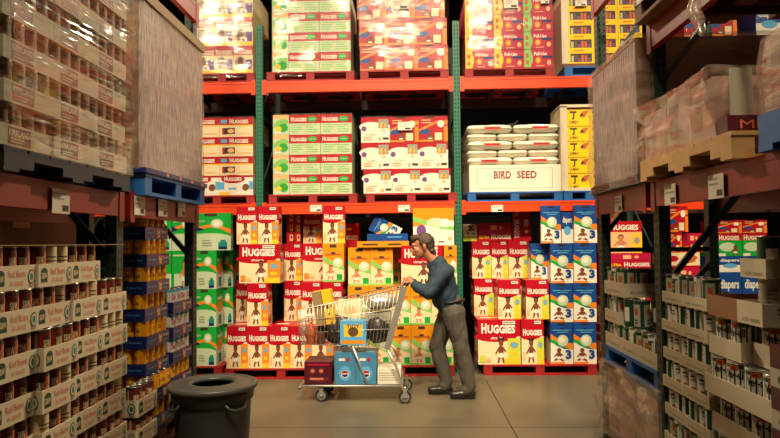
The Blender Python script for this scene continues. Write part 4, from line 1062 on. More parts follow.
# colA
PA = .165; zA0 = .21
pallet(2.02, 3.55, 0, .58, .98, .105, 'old_wood', 'wooden pallet beneath the tomato trays, lower', 'pallets of the vegetable rack', R(90))
pallet(2.02, 3.55, .105, .58, .98, .105, 'old_wood', 'wooden pallet beneath the tomato trays, upper', 'pallets of the vegetable rack', R(90))
ea = [3.84, 3.55, 3.26]
for k in range(7):
    zbot = zA0+PA*k
    for i in range(2):
        tray_with_cans('allen', 'R', 1.5+rd.uniform(-.006, .006), ea[i+1], ea[i], zbot, .062, .3, .045, PA-.0052, (lambda i2, q: 'tomato') if k != 1 and k != 6 else vs_,
                       'shallow white tray past the frame, %s, %s from the frame' % (up(k), ORD[i]), ('white banded', '%s tray from the frame, %s' % (ORD[i], up(k))), 'shallow white trays', 'small banded cans', n=3)
# col B : large mixed vegetable cans
pallet(2.05, 2.945, 0, .6, .98, .12, 'old_wood', 'wooden pallet beneath the large vegetable cans, lower', 'pallets of the vegetable rack', R(90))
pallet(2.05, 2.945, .12, .6, .98, .12, 'old_wood', 'wooden pallet beneath the large vegetable cans, upper', 'pallets of the vegetable rack', R(90))
PV = .19; zV = .24
eb = [3.25, 2.94, 2.63, 2.32]
for k in range(5):
    zbot = zV+PV*k
    for i in range(3 if k < 4 else 1):
        if i == 2: continue
        tray_with_cans('veg', 'R', 1.5+rd.uniform(-.01, .01)-(.0 if k != 3 else .02), eb[i+1], eb[i], zbot, .09, .33, .0725, PV-.0052, 'vegall', 'plain white tray of large cans, %s, %s from small banded cans' % (up(k), ORD[i]),
                       ('large mixed vegetable', 'the %s plain tray, %s' % (ORD[i], up(k))), 'plain white trays', 'large mixed vegetable cans', n=2)
zt5 = zV+PV*5     # 1.19
tray_with_cans('vegtext', 'R', 1.55, 2.63, 2.935, zV+PV*4, .1, .33, .0725, PV-.0052, 'vegall', 'white tray with black lettering among the large cans', ('large mixed vegetable', 'the lettered tray'), 'plain white trays', 'large mixed vegetable cans', n=2, rows=2)
tray('brown', 'R', 1.5, 2.96, 3.25, zt5, .1, .3, 'brown open cardboard tray on the large cans', None)
tcan('grey', 'R', 1.6, 3.02, zt5+.0042, .055, .085, 'short cream can inside the brown open tray', None)
GX = 'grey labelled cans'
for k in range(2):
    zbot = zt5+.205*k
    tray('allen2', 'R', 1.51-.02*(1-k), 2.735, 2.945, zbot, .1 if k == 0 else .085, .42, 'white lettered tray of grey cans, %s' % ('lower' if k == 0 else 'upper'), 'lettered white trays')
    for q in range(3):
        tcan('greenfull' if q == 0 and k == 1 else 'grey', 'R', 1.585+.13*q, 2.81, zbot+.0042, .062, .2 if k == 0 else .18, '%s can in the %s lettered tray, %s from aisle' % ('dark green' if (q == 0 and k == 1) else 'tall grey', 'lower' if k == 0 else 'upper', ORD[q]), GX, turn=-R(0)+1.0)
        tcan('grey', 'R', 1.585+.13*q, 2.81+.0, zbot, .0, 0, '', '') if False else None
# burgundy cartons
nb = 6
hb2 = .165
for k in range(6):
    for i in range(2):
        me = carton_mesh('shiny_burgundy', .3, .3, hb2-.001)
        o = link('burgundy_carton', me, loc=(1.59+(.004 if i else 0), 2.45-.305*i, .155+hb2*k), rot=(0, 0, R(-90)))
        tag(o, 'burgundy and tan carton, %s, %s the large cans' % (up(k), 'touching' if i == 0 else 'second from'), 'carton', 'burgundy and tan cartons')
pallet(1.9, 2.3, 0, .6, .9, .154, 'old_wood', 'wooden pallet under the burgundy and tan cartons', 'pallets of the vegetable rack', R(90)) if False else None
mb = MB(); mb.box(-.2, .2, -.32, .32, 0, .154, 'kraft'); tag(link('support_carton', mb.mesh('support_carton'), loc=(1.6, 2.3, 0)), 'brown cardboard base under the burgundy and tan cartons', 'cardboard base')

# upper loads of the vegetable rack
# tall pinkish wrapped load by the end
def blob_load(name, x0, x1, y0, y1, z0, ztop, m, seed, label, n=.05, amp=.02, bulge=0):
    """lumpy solid load"""
    mb = MB(); nx = max(3, int((x1-x0)/n)); ny = max(3, int((y1-y0)/n)); nz = 10
    ring = [(x0+(x1-x0)*i/nx, y0) for i in range(nx)]+[(x1, y0+(y1-y0)*i/ny) for i in range(ny)]+[(x1-(x1-x0)*i/nx, y1) for i in range(nx)]+[(x0, y1-(y1-y0)*i/ny) for i in range(ny)]
    N = len(ring); vs = []; cx = (x0+x1)/2; cy = (y0+y1)/2
    for k in range(nz+1):
        for x, y in ring:
            zt = ztop(x, y) if callable(ztop) else ztop
            z = z0+(zt-z0)*k/nz
            q = noise.noise(Vector((x*4+seed, y*4, z*4)))*amp + bulge*math.sin(math.pi*min(1, k/nz*1.2))
            dx = q if abs(x-x1) < 1e-6 else (-q if abs(x-x0) < 1e-6 else 0); dy = q if abs(y-y1) < 1e-6 else (-q if abs(y-y0) < 1e-6 else 0)
            vs.append((x+dx-cx, y+dy-cy, z-z0))
    fs = [(k*N+i, k*N+(i+1) % N, (k+1)*N+(i+1) % N, (k+1)*N+i) for k in range(nz) for i in range(N)]
    mb.add(vs, fs, m, True)
    # lid surface as a grid fan
    zt = [v[2] for v in vs[-N:]]
    c = len(mb.v); mb.add([v for v in vs[-N:]]+[(0, 0, sum(zt)/N)], [(i, (i+1) % N, N) for i in range(N)], m, False)
    return mb, (cx, cy, z0)
pallet(1.9, 4.42, RT, 1.05, .98, .06, 'black_wood', 'thin black pallet under the tall pinkish load', 'pallets on the vegetable rack', R(90))
zz0 = RT+.06
ld = root('wrapped_load', (1.89, 4.40, zz0), 'tall pinkish wrapped load above the end bay of the vegetable rack', 'pallet load', 'wrapped loads')
mb = MB(); mb.box(-.47, .47, -.46, .47, 0, .84, 'striped_load'); link('carton_block', mb.mesh('carton_block'), ld)
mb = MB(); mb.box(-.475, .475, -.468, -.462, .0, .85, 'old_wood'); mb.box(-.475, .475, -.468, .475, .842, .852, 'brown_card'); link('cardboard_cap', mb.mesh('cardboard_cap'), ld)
film(1.42, 2.37, 3.9, 4.9, RT-.0, zz0+.84, 'film_milky', 'milky film around the tall pinkish load', amp=.03, off=.022, seed=33, n=.04)
# wood pallet with lumpy load
pallet(1.88, 3.29, RT, .98, 1.08, .12, 'raw_wood', 'raw wooden pallet under the lumpy wrapped load', 'pallets on the vegetable rack')
GM = 'cartons in the lumpy wrapped load'
zz0 = RT+.12
for i, (ya, yb, hh, ds) in enumerate(((3.5, 3.82, .27, 'magazine_box'), (3.2, 3.49, .31, 'magazine_box'), (2.95, 3.19, .29, 'magazine_box'))):
    o = link('wrapped_carton', carton_mesh(ds, yb-ya, .5, hh), loc=(1.67, (ya+yb)/2, zz0), rot=(0, 0, R(-90)))
    tag(o, 'pink and brown carton in the lumpy load, %s from the end bay' % ORD[i], 'carton', GM)
o = link('wrapped_carton', carton_mesh('shiny_burgundy', .18, .6, .11), loc=(1.72, 2.85, zz0), rot=(0, 0, R(-90))); 
mb = MB(); mb.box(-.35, .35, -.045, .045, 0, .085, 'burgundy'); f = Face(mb, (-.35, -.045, 0), (1,0,0), (0,0,1), .7, .085); f.text('Mi', .08, .3, .2, .75, 'pink_text', 0)
o.data = mb.mesh('carton_shell'); o.rotation_euler = (0, 0, 0); o.location = (1.77, 2.885, zz0)
tag(o, 'low burgundy carton at the near end of the raw wooden pallet', 'carton')
mb = MB(); mb.box(-.04, .04, -.004, .004, 0, .3, 'kraft'); mb.box(-.28, -.04, 0, .006, 0, .3, 'foil'); 
o = tag(link('cardboard_corner', (lambda q: (q.box(-.05, .05, -.004, .004, 0, .22, 'label_grey'), q)[1])(MB()).mesh('cardboard_corner'), loc=(1.5, 2.87, zz0+.0855)), 'grey brown cardboard flap standing on the burgundy carton', 'cardboard')
film(1.43, 1.9, 2.955, 3.82, RT+.10, zz0+.31, 'film_crumple', 'glossy crumpled film around the lumpy load', amp=.05, off=.02, seed=43, n=.035)
# blue pallet near
bp_ = pallet(1.9, 2.07, RT, .98, 1.02, .15, 'blue_paint_wood', 'blue pallet on the vegetable rack nearest the camera', 'pallets on the vegetable rack')
zz0 = RT+.15
mb = MB(); Face(mb, (-.4425, .47, .01), (0,-1,0), (0,0,1), .16, .13).text('C', .2, .15, .75, .85, 'tag_white', .03); link('painted_letter', mb.mesh('painted_letter'), bp_)
ld = root('wrapped_load', (1.9, 2.07, zz0), 'pink wrapped cartons on the nearest blue pallet', 'pallet load', 'wrapped loads')
for k in range(2):
    for i in range(3):
        link('carton', carton_mesh('magazine_box', .33, .9, .15), ld, (-.0, .34-.335*i, .151*k), (0, 0, R(-90)))
film(1.44, 2.35, 1.56, 2.58, RT+.12, zz0+.3, 'film_crumple', 'milky film around the cartons on the nearest blue pallet', amp=.02, off=.014, seed=53, n=.05)
# load on the upper beam
pallet(1.87, 3.31, 2.87, 1.05, .98, .13, 'old_wood', 'worn wooden pallet on the highest beam of the vegetable rack', 'pallets on the vegetable rack', R(90))
ld = root('wrapped_load', (1.87, 3.31, 3.0), 'wrapped load on the worn pallet, highest beam of the vegetable rack', 'pallet load', 'wrapped loads')
for k in range(3):
    for i in range(3): link('carton', carton_mesh('magazine_box', .33, .9, .24), ld, (0, .34-.335*i, .241*k), (0, 0, R(-90)))
film(1.4, 2.33, 2.8, 3.82, 2.97, 3.74, 'film_milky', 'milky film around the load on the highest beam', amp=.02, off=.012, seed=63, n=.06)
# torn film hanging
x, z = 1.40, 2.9
Yh = 3.1
pts = [aX(700, -12, 1.395), aX(698, 0, 1.395), aX(697, 10, 1.39), aX(699, 20, 1.385), aX(701, 30, 1.39), aX(701, 35, 1.39)]
mb = MB(); mb.tube([(1.385+.005*math.sin(i*2), p[0], p[1]) for i, p in enumerate(pts)], [.012, .02, .026, .03, .022, .006], 'film_milky', 10)
mb.tube([(1.375, pts[0][0]+.02, pts[0][1]), (1.37, pts[2][0]+.03, pts[2][1]), (1.375, pts[4][0]+.01, pts[4][1]+.02)], [.01, .02, .008], 'film_milky', 8)
tag(link('torn_film', mb.mesh('torn_film')), 'torn strip of film hanging over the highest beam', 'film scrap')

# ------------------------------------------------------------------ bin
bx, by = aY(213, 376, 4.25)[0], 4.25
bn = root('trash_bin', (bx, by, 0), 'dark grey round plastic trash bin with holed lid beside the pineapple bay', 'trash bin')
mb = MB(); mb.lathe([(.2, 0), (.215, .01), (.24, .3), (.252, .52), (.254, .53), (.268, .535), (.272, .60), (.268, .61), (.262, .612), (.255, .6), (.2, .03), (.001, .03)], 'bin_grey', 48, cap1=False); link('body', mb.mesh('body'), bn)
mb = MB(); mb.lathe([(.272, .598), (.29, .602), (.297, .612), (.297, .628), (.29, .636), (.275, .638), (.262, .63), (.235, .633), (.165, .643), (.14, .640), (.135, .628), (.138, .61), (.16, .615), (.26, .61)], 'bin_lid', 48, cap0=False, cap1=False)
link('lid', mb.mesh('lid'), bn)
for s in (-1, 1):
    mb = MB(); a0 = R(-38) if s > 0 else R(218)
    pts = []
    for i in range(9):
        a = a0+R(18)*(i/8*2-1); rr = .262+.03*math.sin(math.pi*i/8); pts.append((rr*math.cos(a), rr*math.sin(a), .53-.035*math.sin(math.pi*i/8)**.5 if 0 < i < 8 else .535))
    mb.tube(pts, .011, 'bin_grey', 8); link('handle', mb.mesh('handle'), bn)

# ------------------------------------------------------------------ shopping cart
YC0, YC1 = 6.17, 6.75    # near and far sides
YC = (YC0+YC1)/2
def cz(px, py, Y=YC0): return aY(px, py, Y)
ct = root('shopping_cart', (0, YC, 0), 'loaded chrome wire shopping cart pushed by the person', 'shopping cart')
fl_, ft_ = cz(298, 346), cz(297, 311)      # front lower/top (x,z)
rl_, rt_ = cz(389, 349), cz(399, 289)
def lerp(a, b, t): return a+(b-a)*t
hw0, hw1 = .20, .29                  # half widths front / rear
def side_pt(u, v, s):
    """u front->rear, v bottom->top, s=-1 near side"""
    xb = lerp(fl_[0], rl_[0], u); xt = lerp(ft_[0], rt_[0], u); zb = lerp(fl_[1], rl_[1], u); zt = lerp(ft_[1], rt_[1], u)
    hw = lerp(hw0, hw1, u)*lerp(.88, 1, v)
    return Vector((lerp(xb, xt, v), s*hw, lerp(zb, zt, v)))
mb = MB()
for s in (-1, 1):
    for v in (0, .33, .66): mb.tube([side_pt(0, v, s), side_pt(1, v, s)], .004, 'chrome', 6)
    for i in range(27): mb.tube([side_pt(i/26, 0, s), side_pt(i/26, 1, s)], .0026, 'chrome', 5)
for i in range(11):
    t = i/10*2-1
    def pt(u, v): p = side_pt(u, v, 1); return Vector((p.x, p.y*t, p.z))
    mb.tube([pt(0, 1), pt(0, 0), pt(.5, 0), pt(1, 0)], .0018, 'chrome', 5)
    mb.tube([pt(1, 0), pt(1, .95)], .0018, 'chrome', 5)
for u in (0, .25, .5, .75, 1): mb.tube([side_pt(u, 0, -1), side_pt(u, 0, 1)], .0028, 'chrome', 6)
for v in (.33, .66):
    mb.tube([side_pt(0, v, -1), side_pt(0, v, 1)], .003, 'chrome', 6); mb.tube([side_pt(1, v, -1), side_pt(1, v, 1)], .003, 'chrome', 6)
link('basket', mb.mesh('basket'), ct)
mb = MB(); mb.tube([side_pt(1, 1, -1), side_pt(0, 1, -1), side_pt(0, 1, 1), side_pt(1, 1, 1), side_pt(1, 1, -1)], .006, 'cart_grey', 8)
for s in (-1, 1): mb.tube([side_pt(0, 0, s), side_pt(0, 1, s)], .008, 'cart_grey', 8)
link('basket_rim', mb.mesh('basket_rim'), ct)
# frame posts up to the handle
hx, hz = cz(405, 286, YC0)
ltz = .155; lx0 = cz(303, 384)[0]; lx1 = cz(402, 384)[0]
for s in (-1, 1):
    mb = MB(); y = s*.285
    mb.bar((cz(387, 349)[0], y, cz(387, 349)[1]), (hx-.01, y, hz-.02), .03, .06, 'cart_grey')
    mb.tube([(cz(387, 349)[0], y, cz(387, 349)[1]), (cz(396, 366)[0], y, cz(396, 366)[1]), (lx1, s*.27, ltz+.02), (lx1+.01, s*.26, .115)], .012, 'chrome', 8)
    mb.tube([(cz(352, 347)[0], s*.24, cz(352, 347)[1]), (cz(367, 381)[0], s*.23, ltz+.02)], .011, 'chrome', 8)
    link('frame', mb.mesh('frame'), ct)
mb = MB(); mb.tube([(hx, -.29, hz), (hx, .29, hz)], .014, 'plastic_black', 12)
for s in (-1, 1): mb.tube([(hx-.01, s*.285, hz-.03), (hx, s*.285, hz)], .013, 'cart_grey', 8)
link('handle', mb.mesh('handle'), ct)
mb = MB()
for s in (-1, 1): mb.tube([(lx0-.06, s*.19, ltz-.03), (lx0, s*.2, ltz), (lx1, s*.27, ltz+.01)], .011, 'cart_grey', 8)
mb.tube([(lx0-.06, -.19, ltz-.03), (lx0-.06, .19, ltz-.03)], .011, 'cart_grey', 8); mb.tube([(lx1, -.27, ltz+.01), (lx1, .27, ltz+.01)], .01, 'cart_grey', 8)
for i in range(9): t = i/8*2-1; mb.tube([(lx0, .2*t, ltz), (lx1, .27*t, ltz+.01)], .003, 'chrome', 6)
link('lower_shelf', mb.mesh('lower_shelf'), ct)
for (x, y, rr) in ((cz(320, 390)[0], -.19, .062), (cz(322, 390)[0], .19, .062), (cz(405, 392)[0], -.27, .062), (cz(404, 392)[0]+.02, .27, .062)):
    mb = MB(); mb.box(x-.018, x+.018, y-.022, y-.018, .055, .125, 'cart_grey'); mb.box(x-.018, x+.018, y+.018, y+.022, .055, .125, 'cart_grey'); mb.box(x-.022, x+.022, y-.022, y+.022, .125, .132, 'cart_grey'); mb.tube([(x, y, .13), (x, y, ltz+.005)], .01, 'cart_grey', 8); mb.tube([(x, y-.024, rr), (x, y+.024, rr)], .006, 'chrome', 8)
    c = link('caster', mb.mesh('caster'), ct)
    mb = MB(); n = 20; vs = []
    prof = [(.02, -.017), (.03, -.012), (rr-.018, -.012), (rr-.004, -.015), (rr, -.008), (rr, .008), (rr-.004, .015), (rr-.018, .012), (.03, .012), (.02, .017)]
    for pi, (r_, yy) in enumerate(prof):
        for k in range(n): a = 2*math.pi*k/n; vs.append((x+r_*math.cos(a), y+yy, rr+r_*math.sin(a)))
    for i in range(len(prof)-1):
        mb.add([vs[i*n+k] for k in range(n)]+[vs[(i+1)*n+k] for k in range(n)], [(k, (k+1) % n, n+(k+1) % n, n+k) for k in range(n)], 'rubber' if 2 <= i <= 6 else 'wheel_grey', True)
    mb.add(vs[:n], [tuple(range(n))], 'wheel_grey'); mb.add(vs[-n:], [tuple(range(n-1, -1, -1))], 'wheel_grey')
    link('wheel', mb.mesh('wheel'), c)
# cart contents ---------------------------------------------------------------
def simple_box(name, w, d, h, base, paint, loc, label, rot=(0, 0, 0), cat='box', group=None):
    mb = MB(); mb.box(-w/2, w/2, -d/2, d/2, 0, h, base)
    if paint: paint(faces_of(mb, w, d, h))
    return tag(link(name, mb.mesh(name), loc=loc, rot=rot), label, cat, group)
bzf = lerp(fl_[1], rl_[1], .3)+.008
def p_yb(F):
    f = F['front']; f.rect(0, 0, .5, 1, 'kraft'); f.ell(.75, .5, .1, .06, 'brown_print'); f.ell(.75, .3, .06, .03, 'brown_print'); f.rect(.48, 0, .52, 1, 'brown_print')
x, z = cz(331, 327, 6.35); simple_box('snack_box', .19, .16, .34, 'yellow_print', p_yb, (x-.035, 6.33, z+.035), 'tall yellow carton leaning in the front of the cart', (0, R(-9), 0))
def p_dt(F):
    f = F['front']; f.rect(.15, .35, .85, .85, 'yellow_print'); f.ell(.5, .55, .2, .2, 'brown_print'); f.rect(.05, .05, .95, .2, 'amber'); f.text('TIDY', .25, .7, .75, .85, 'navy', .02)
x, z = cz(354, 346, 6.3); simple_box('soap_box', .26, .2, .235, 'sky_blue', p_dt, (x, 6.32, bzf), 'light blue carton with yellow panel in the cart basket')
def sack(name, pts, m, label, cat='bag'):
    """lumpy bag: ellipsoid hull"""
    (cx_, cy_, cz_, rx, ry, rz_), seed = pts
    mb = MB(); n, k = 18, 10; vs = []
    for i in range(k+1):
        th = math.pi*i/k
        for j in range(n):
            ph = 2*math.pi*j/n; d = Vector((math.sin(th)*math.cos(ph), math.sin(th)*math.sin(ph), math.cos(th)))
            q = 1+.22*noise.noise(d*3+Vector((seed, 0, 0)))
            vs.append((d.x*rx*q, d.y*ry*q, max(-rz_*.92, d.z*rz_*q)))
    fs = [(i*n+j, i*n+(j+1) % n, (i+1)*n+(j+1) % n, (i+1)*n+j) for i in range(k) for j in range(n)]
    mb.add(vs, fs, m, True)
    return tag(link(name, mb.mesh(name), loc=(cx_, cy_, cz_)), label, cat)
x, z = cz(334, 333, 6.3); sack('grocery_bag', ((x, 6.35, bzf+.14, .1, .12, .15), 3), 'dark_bag', 'dark glossy bag behind the yellow carton in the cart')
x, z = cz(377, 330, 6.3); sack('grocery_bag', ((x, 6.36, bzf+.14, .13, .14, .15), 8), 'dark_bag', 'brown bottles bag at the rear of the cart basket')
x, z = cz(380, 302, 6.3); sack('foil_package', ((x, 6.38, z, .17, .17, .085), 13), 'foil', 'silver wrapped package on top of the cart load', 'package')
def p_gr(F): F['front'].lines(.1, .4, .9, .8, 2, 'grey_print'); F['front'].ell(.3, .3, .15, .14, 'dark_print')
x, z = cz(378, 320, 6.3); simple_box('white_carton', .25, .2, .11, 'label_grey', p_gr, (x, 6.38, z-.03), 'grey white carton under the silver package')
def p_pr(F): F['front'].ell(.5, .4, .3, .3, 'peach'); F['front'].ell(.3, .75, .2, .12, 'mint')
x, z = cz(350, 312, 6.45); simple_box('produce_box', .24, .16, .17, 'cream', p_pr, (x, 6.52, z-.05), 'pale produce box behind the blue carton in the cart')
x, z = cz(307, 340, 6.3)
for i in range(2):
    mb = MB(); mb.lathe([(.04, 0), (.045, .01), (.045, .15), (.03, .18), (.016, .2), (.016, .22)], 'bottle_brown' if i else 'food_print', 16)
    tag(link('sauce_bottle', mb.mesh('sauce_bottle'), loc=(x+.035+.11*i-.01*i, 6.34, bzf-.004)), 'brown red bottle standing in the cart nose, %s' % ('nearest the rim corner' if i == 0 else 'beside the yellow carton'), 'bottle', 'bottles in the cart nose')
# lower shelf packs
zs = ltz+.017
def p_cola(F):
    f = F['front']; f.ell(.5, .3, .4, .18, 'maroon_print'); f.ell(.5, .4, .42, .14, 'burgundy'); f.ell(.3, .6, .12, .14, 'maroon_print'); f.ell(.3, .6, .07, .08, 'pink_text'); f.ell(.62, .6, .12, .14, 'maroon_print'); f.ell(.62, .6, .07, .08, 'pink_text'); f.rect(.2, .2, .7, .3, 'pink_text'); f.rect(.1, .84, .9, .92, 'magenta'); f.rect(0, .0, 1, .06, 'burgundy')
x, z = cz(319, 380, 6.25); simple_box('soda_pack', .27, .34, .22, 'burgundy', p_cola, (x-.01, 6.42, zs), 'dark red drinks pack at the front of the lower cart shelf')
def p_pep(F):
    for f in (F['front'],):
        f.ell(.5, .34, .3, .24, 'sky_blue'); f.ell(.5, .32, .19, .12, 'white'); f.ell(.5, .34, .17, .09, 'red'); f.poly([(.33, .33), (.67, .33), (.62, .26), (.5, .22), (.38, .26)], 'navy'); f.rect(.32, .315, .68, .345, 'white')
        f.rect(.2, .74, .5, .82, 'white'); f.ell(.65, .78, .08, .06, 'magenta')
    F['top'].rect(.1, .1, .9, .9, 'sky_blue')
for i, px in enumerate((345, 366)):
    x, z = cz(px, 380, 6.25); simple_box('soda_pack', .205, .34, .31, 'pale_blue', p_pep, (x, 6.42, zs), 'light blue drinks pack with round emblem, %s the dark red pack' % ('touching' if i == 0 else 'second from'), group='light blue drinks packs')
x, z = cz(390, 380, 6.3); simple_box('white_carton', .23, .34, .15, 'white', lambda F: F['front'].lines(.05, .2, .95, .8, 4, 'label_grey'), (x-.005, 6.42, zs), 'flat white pack at the rear of the lower cart shelf')

# ------------------------------------------------------------------ person
def W(px, py, Y): x, z = aY(px, py, Y); return Vector((x, Y, z))
def capsule(mb, a, b, ra, rb, m, n=16, flat=1.0, ax=None):
    a = Vector(a); b = Vector(b); d = b-a; L = d.length; d = d.normalized() if L > 1e-6 else Vector((0, 0, 1))
    x = d.cross(Vector((0, 1, 0))); 
    if x.length < .1: x = d.cross(Vector((1, 0, 0)))
    x.normalize(); y = d.cross(x)
    rings = []
    for t in (-80, -55, -30, 0): rings.append((a+d*(ra*math.sin(R(t))), ra*math.cos(R(t))))
    for t in (.33, .66): rings.append((a.lerp(b, t), lerp(ra, rb, t)))
    for t in (0, 30, 55, 80): rings.append((b+d*(rb*math.sin(R(t))), rb*math.cos(R(t))))
    vs = []
    for c, r_ in rings:
        for k in range(n): q = 2*math.pi*k/n; vs.append(c + x*math.cos(q)*r_ + y*math.sin(q)*r_*flat)
    fs = [(i*n+k, i*n+(k+1) % n, (i+1)*n+(k+1) % n, (i+1)*n+k) for i in range(len(rings)-1) for k in range(n)]
    fs += [tuple(range(n-1, -1, -1)), tuple((len(rings)-1)*n+k for k in range(n))]
    mb.add(vs, fs, m, True)
def ellipsoid(mb, c, rx, ry, rz_, m, rot=0, n=20, k=12):
    vs = []; c = Vector(c); Mx = Matrix.Rotation(rot, 3, 'Y')
    for i in range(1, k):
        th = math.pi*i/k
        for j in range(n):
            ph = 2*math.pi*j/n; vs.append(c + Mx @ Vector((rx*math.sin(th)*math.cos(ph), ry*math.sin(th)*math.sin(ph), rz_*math.cos(th))))
    fs = [(i*n+j, (i+1)*n+j, (i+1)*n+(j+1) % n, i*n+(j+1) % n) for i in range(k-2) for j in range(n)]
    fs += [tuple(range(n)), tuple((k-2)*n+j for j in range(n-1, -1, -1))]
    mb.add(vs, fs, m, True)
def fuse(name, mb, voxel, parent, smooth=4, wrinkle=0, wscale=20, m=None, seed=0):
    me = mb.mesh(name); o = bpy.data.objects.new('tmp', me); col.objects.link(o)
    md = o.modifiers.new('r', 'REMESH'); md.mode = 'VOXEL'; md.voxel_size = voxel; md.use_smooth_shade = True
    ms = o.modifiers.new('s', 'SMOOTH'); ms.iterations = smooth; ms.factor = .5
    bpy.context.view_layer.update()
    ev = o.evaluated_get(bpy.context.evaluated_depsgraph_get()); m2 = bpy.data.meshes.new_from_object(ev)
    bpy.data.objects.remove(o)
    m2.name = name
    if wrinkle:
        ns = [v.normal.copy() for v in m2.vertices]
        for v, nn in zip(m2.vertices, ns):
            q = noise.noise(Vector((v.co.x*wscale+seed, v.co.y*wscale, v.co.z*wscale*.55))); q2 = noise.noise(Vector((v.co.x*wscale*2.3, v.co.y*wscale*2.3+seed, v.co.z*wscale)))
            v.co += nn*wrinkle*(abs(q)*1.6-.5+q2*.4)
    m2.materials.clear(); m2.materials.append(MATS[m])
    for p in m2.polygons: p.use_smooth = True
    return link(name, m2, parent)
YPn, YPc, YPf = 6.32, 6.47, 6.62
neck = W(436, 262, YPc); chest = W(441, 278, YPc); waist = W(447, 297, YPc); pelvis = W(451, 308, YPc)
headc = W(422.0, 246.8, YPc)
shN = W(443, 273, YPc-.185); shF = W(441, 273, YPc+.185)
elN = W(429, 293, YPc-.25); elF = W(427, 292, YPc+.25)
hN = Vector((hx+.035, YC-.16, hz+.03)); hF = Vector((hx+.035, YC+.17, hz+.03))
hipN = W(453, 311, YPc-.09); hipF = W(449, 311, YPc+.09)
knN = W(461, 346, YPc-.10); knF = W(437, 346, YPc+.10)
anN = W(468.5, 384, YPc-.10); anF = W(446, 381, YPc+.10)
anN.z = .105; anF.z = .105
ps = root('person', (pelvis.x, YPc, 0), 'person in dark blue shirt and grey brown trousers pushing a shopping cart', 'person')
body = MB(); sk = 'skin'
# torso and limbs
capsule(body, neck+Vector((.02, 0, -.04)), headc+Vector((.03, 0, -.03)), .056, .056, sk)
capsule(body, chest, waist, .11, .10, sk, flat=1.35); capsule(body, waist, pelvis, .105, .11, sk, flat=1.3)
for s, sh, el, hd in ((-1, shN, elN, hN), (1, shF, elF, hF)):
    capsule(body, chest+Vector((-.01, 0, .03)), sh, .07, .05, sk); capsule(body, sh, el, .046, .038, sk); wr = hd+(el-hd).normalized()*.06
    capsule(body, el, wr, .038, .026, sk)
    palm = hd + Vector((.012, 0, .012)); capsule(body, wr, palm, .026, .03, sk, flat=1.25)
    # four fingers curled over the handle, thumb under it
    for fi in range(4):
        y = hd.y + (fi-1.5)*.0205; b0 = Vector((hx+.025, y, hz+.027)); L = (.9, 1, .96, .8)[fi]
        p1 = Vector((hx-.006, y, hz+.03)); p2 = Vector((hx-.027*L, y, hz+.010)); p3 = Vector((hx-.022*L, y, hz-.014*L))
        capsule(body, b0, p1, .0105, .0100, sk, 10); capsule(body, p1, p2, .0100, .0092, sk, 10); capsule(body, p2, p3, .0092, .0082, sk, 10)
    yt = hd.y - s*-1*.045*-1
    yt = hd.y - (-s)*.0 + (.045 if s < 0 else -.045)
    capsule(body, palm+Vector((0, (yt-hd.y)*.5, -.01)), Vector((hx+.022, yt, hz-.006)), .014, .0115, sk, 10); capsule(body, Vector((hx+.022, yt, hz-.006)), Vector((hx-.004, yt, hz-.024)), .0112, .0095, sk, 10)
for hp, kn, an in ((hipN, knN, anN), (hipF, knF, anF)):
    capsule(body, hp, kn, .075, .052, sk); capsule(body, kn, an, .05, .035, sk)
# head, facing -x with a slight downward tilt
hc = headc; T = Matrix.Rotation(R(-12), 3, 'Y')
def hp_(x, y, z): return hc + T @ Vector((x, y, z))*1.06
ellipsoid(body, hp_(.018, 0, .03), .098, .074, .092, sk)
ellipsoid(body, hp_(-.035, 0, -.03), .062, .060, .085, sk)
ellipsoid(body, hp_(-.052, 0, -.085), .036, .038, .03, sk)      # chin
ellipsoid(body, hp_(-.075, 0, .035), .024, .052, .022, sk)      # brow
capsule(body, hp_(-.088, 0, .015), hp_(-.118, 0, -.018), .010, .014, sk, 10)   # nose
ellipsoid(body, hp_(-.094, 0, -.022), .018, .018, .010, sk)
ellipsoid(body, hp_(-.088, 0, -.048), .016, .026, .008, sk); ellipsoid(body, hp_(-.085, 0, -.062), .016, .024, .009, sk)   # lips
for s in (-1, 1):
    ellipsoid(body, hp_(-.05, s*.04, -.022), .03, .022, .03, sk)  # cheek
    ellipsoid(body, hp_(.022, s*.077, -.002), .018, .009, .032, sk, R(-12)); ellipsoid(body, hp_(.02, s*.073, -.025), .01, .009, .014, sk)
fb = fuse('body', body, .0052, ps, 3, m='skin')
for s in (-1, 1):
    mb = MB(); ellipsoid(mb, hp_(-.074, s*.029, .006), .010, .012, .006, 'eye_white', n=12, k=8); ellipsoid(mb, hp_(-.083, s*.029, .006), .005, .007, .006, 'hair_print', n=8, k=6); link('eye', mb.mesh('eye'), ps)
    mb = MB(); capsule(mb, hp_(-.093, s*.014, .032), hp_(-.083, s*.045, .034), .004, .003, 'hair', 8); link('eyebrow', mb.mesh('eyebrow'), ps)
# glasses arm hint is left out; hair
hr = MB()
ellipsoid(hr, hp_(.036, 0, .05), .098, .084, .088, 'hair'); ellipsoid(hr, hp_(.075, 0, -.005), .052, .072, .075, 'hair'); ellipsoid(hr, hp_(-.03, 0, .095), .068, .062, .036, 'hair'); capsule(hr, hp_(-.06, -.03, .088), hp_(-.076, .01, .068), .024, .02, 'hair')
capsule(hr, hp_(.085, -.03, -.055), hp_(.085, .03, -.055), .034, .034, 'hair'); capsule(hr, hp_(.095, -.02, -.085), hp_(.095, .02, -.085), .028, .028, 'hair'); ellipsoid(hr, hp_(.04, 0, .04), .1, .088, .085, 'hair')
for s in (-1, 1): capsule(hr, hp_(.0, s*.07, .055), hp_(.004, s*.073, .012), .018, .01, 'hair')
fuse('hair', hr, .006, ps, 2, .006, 45, 'hair')
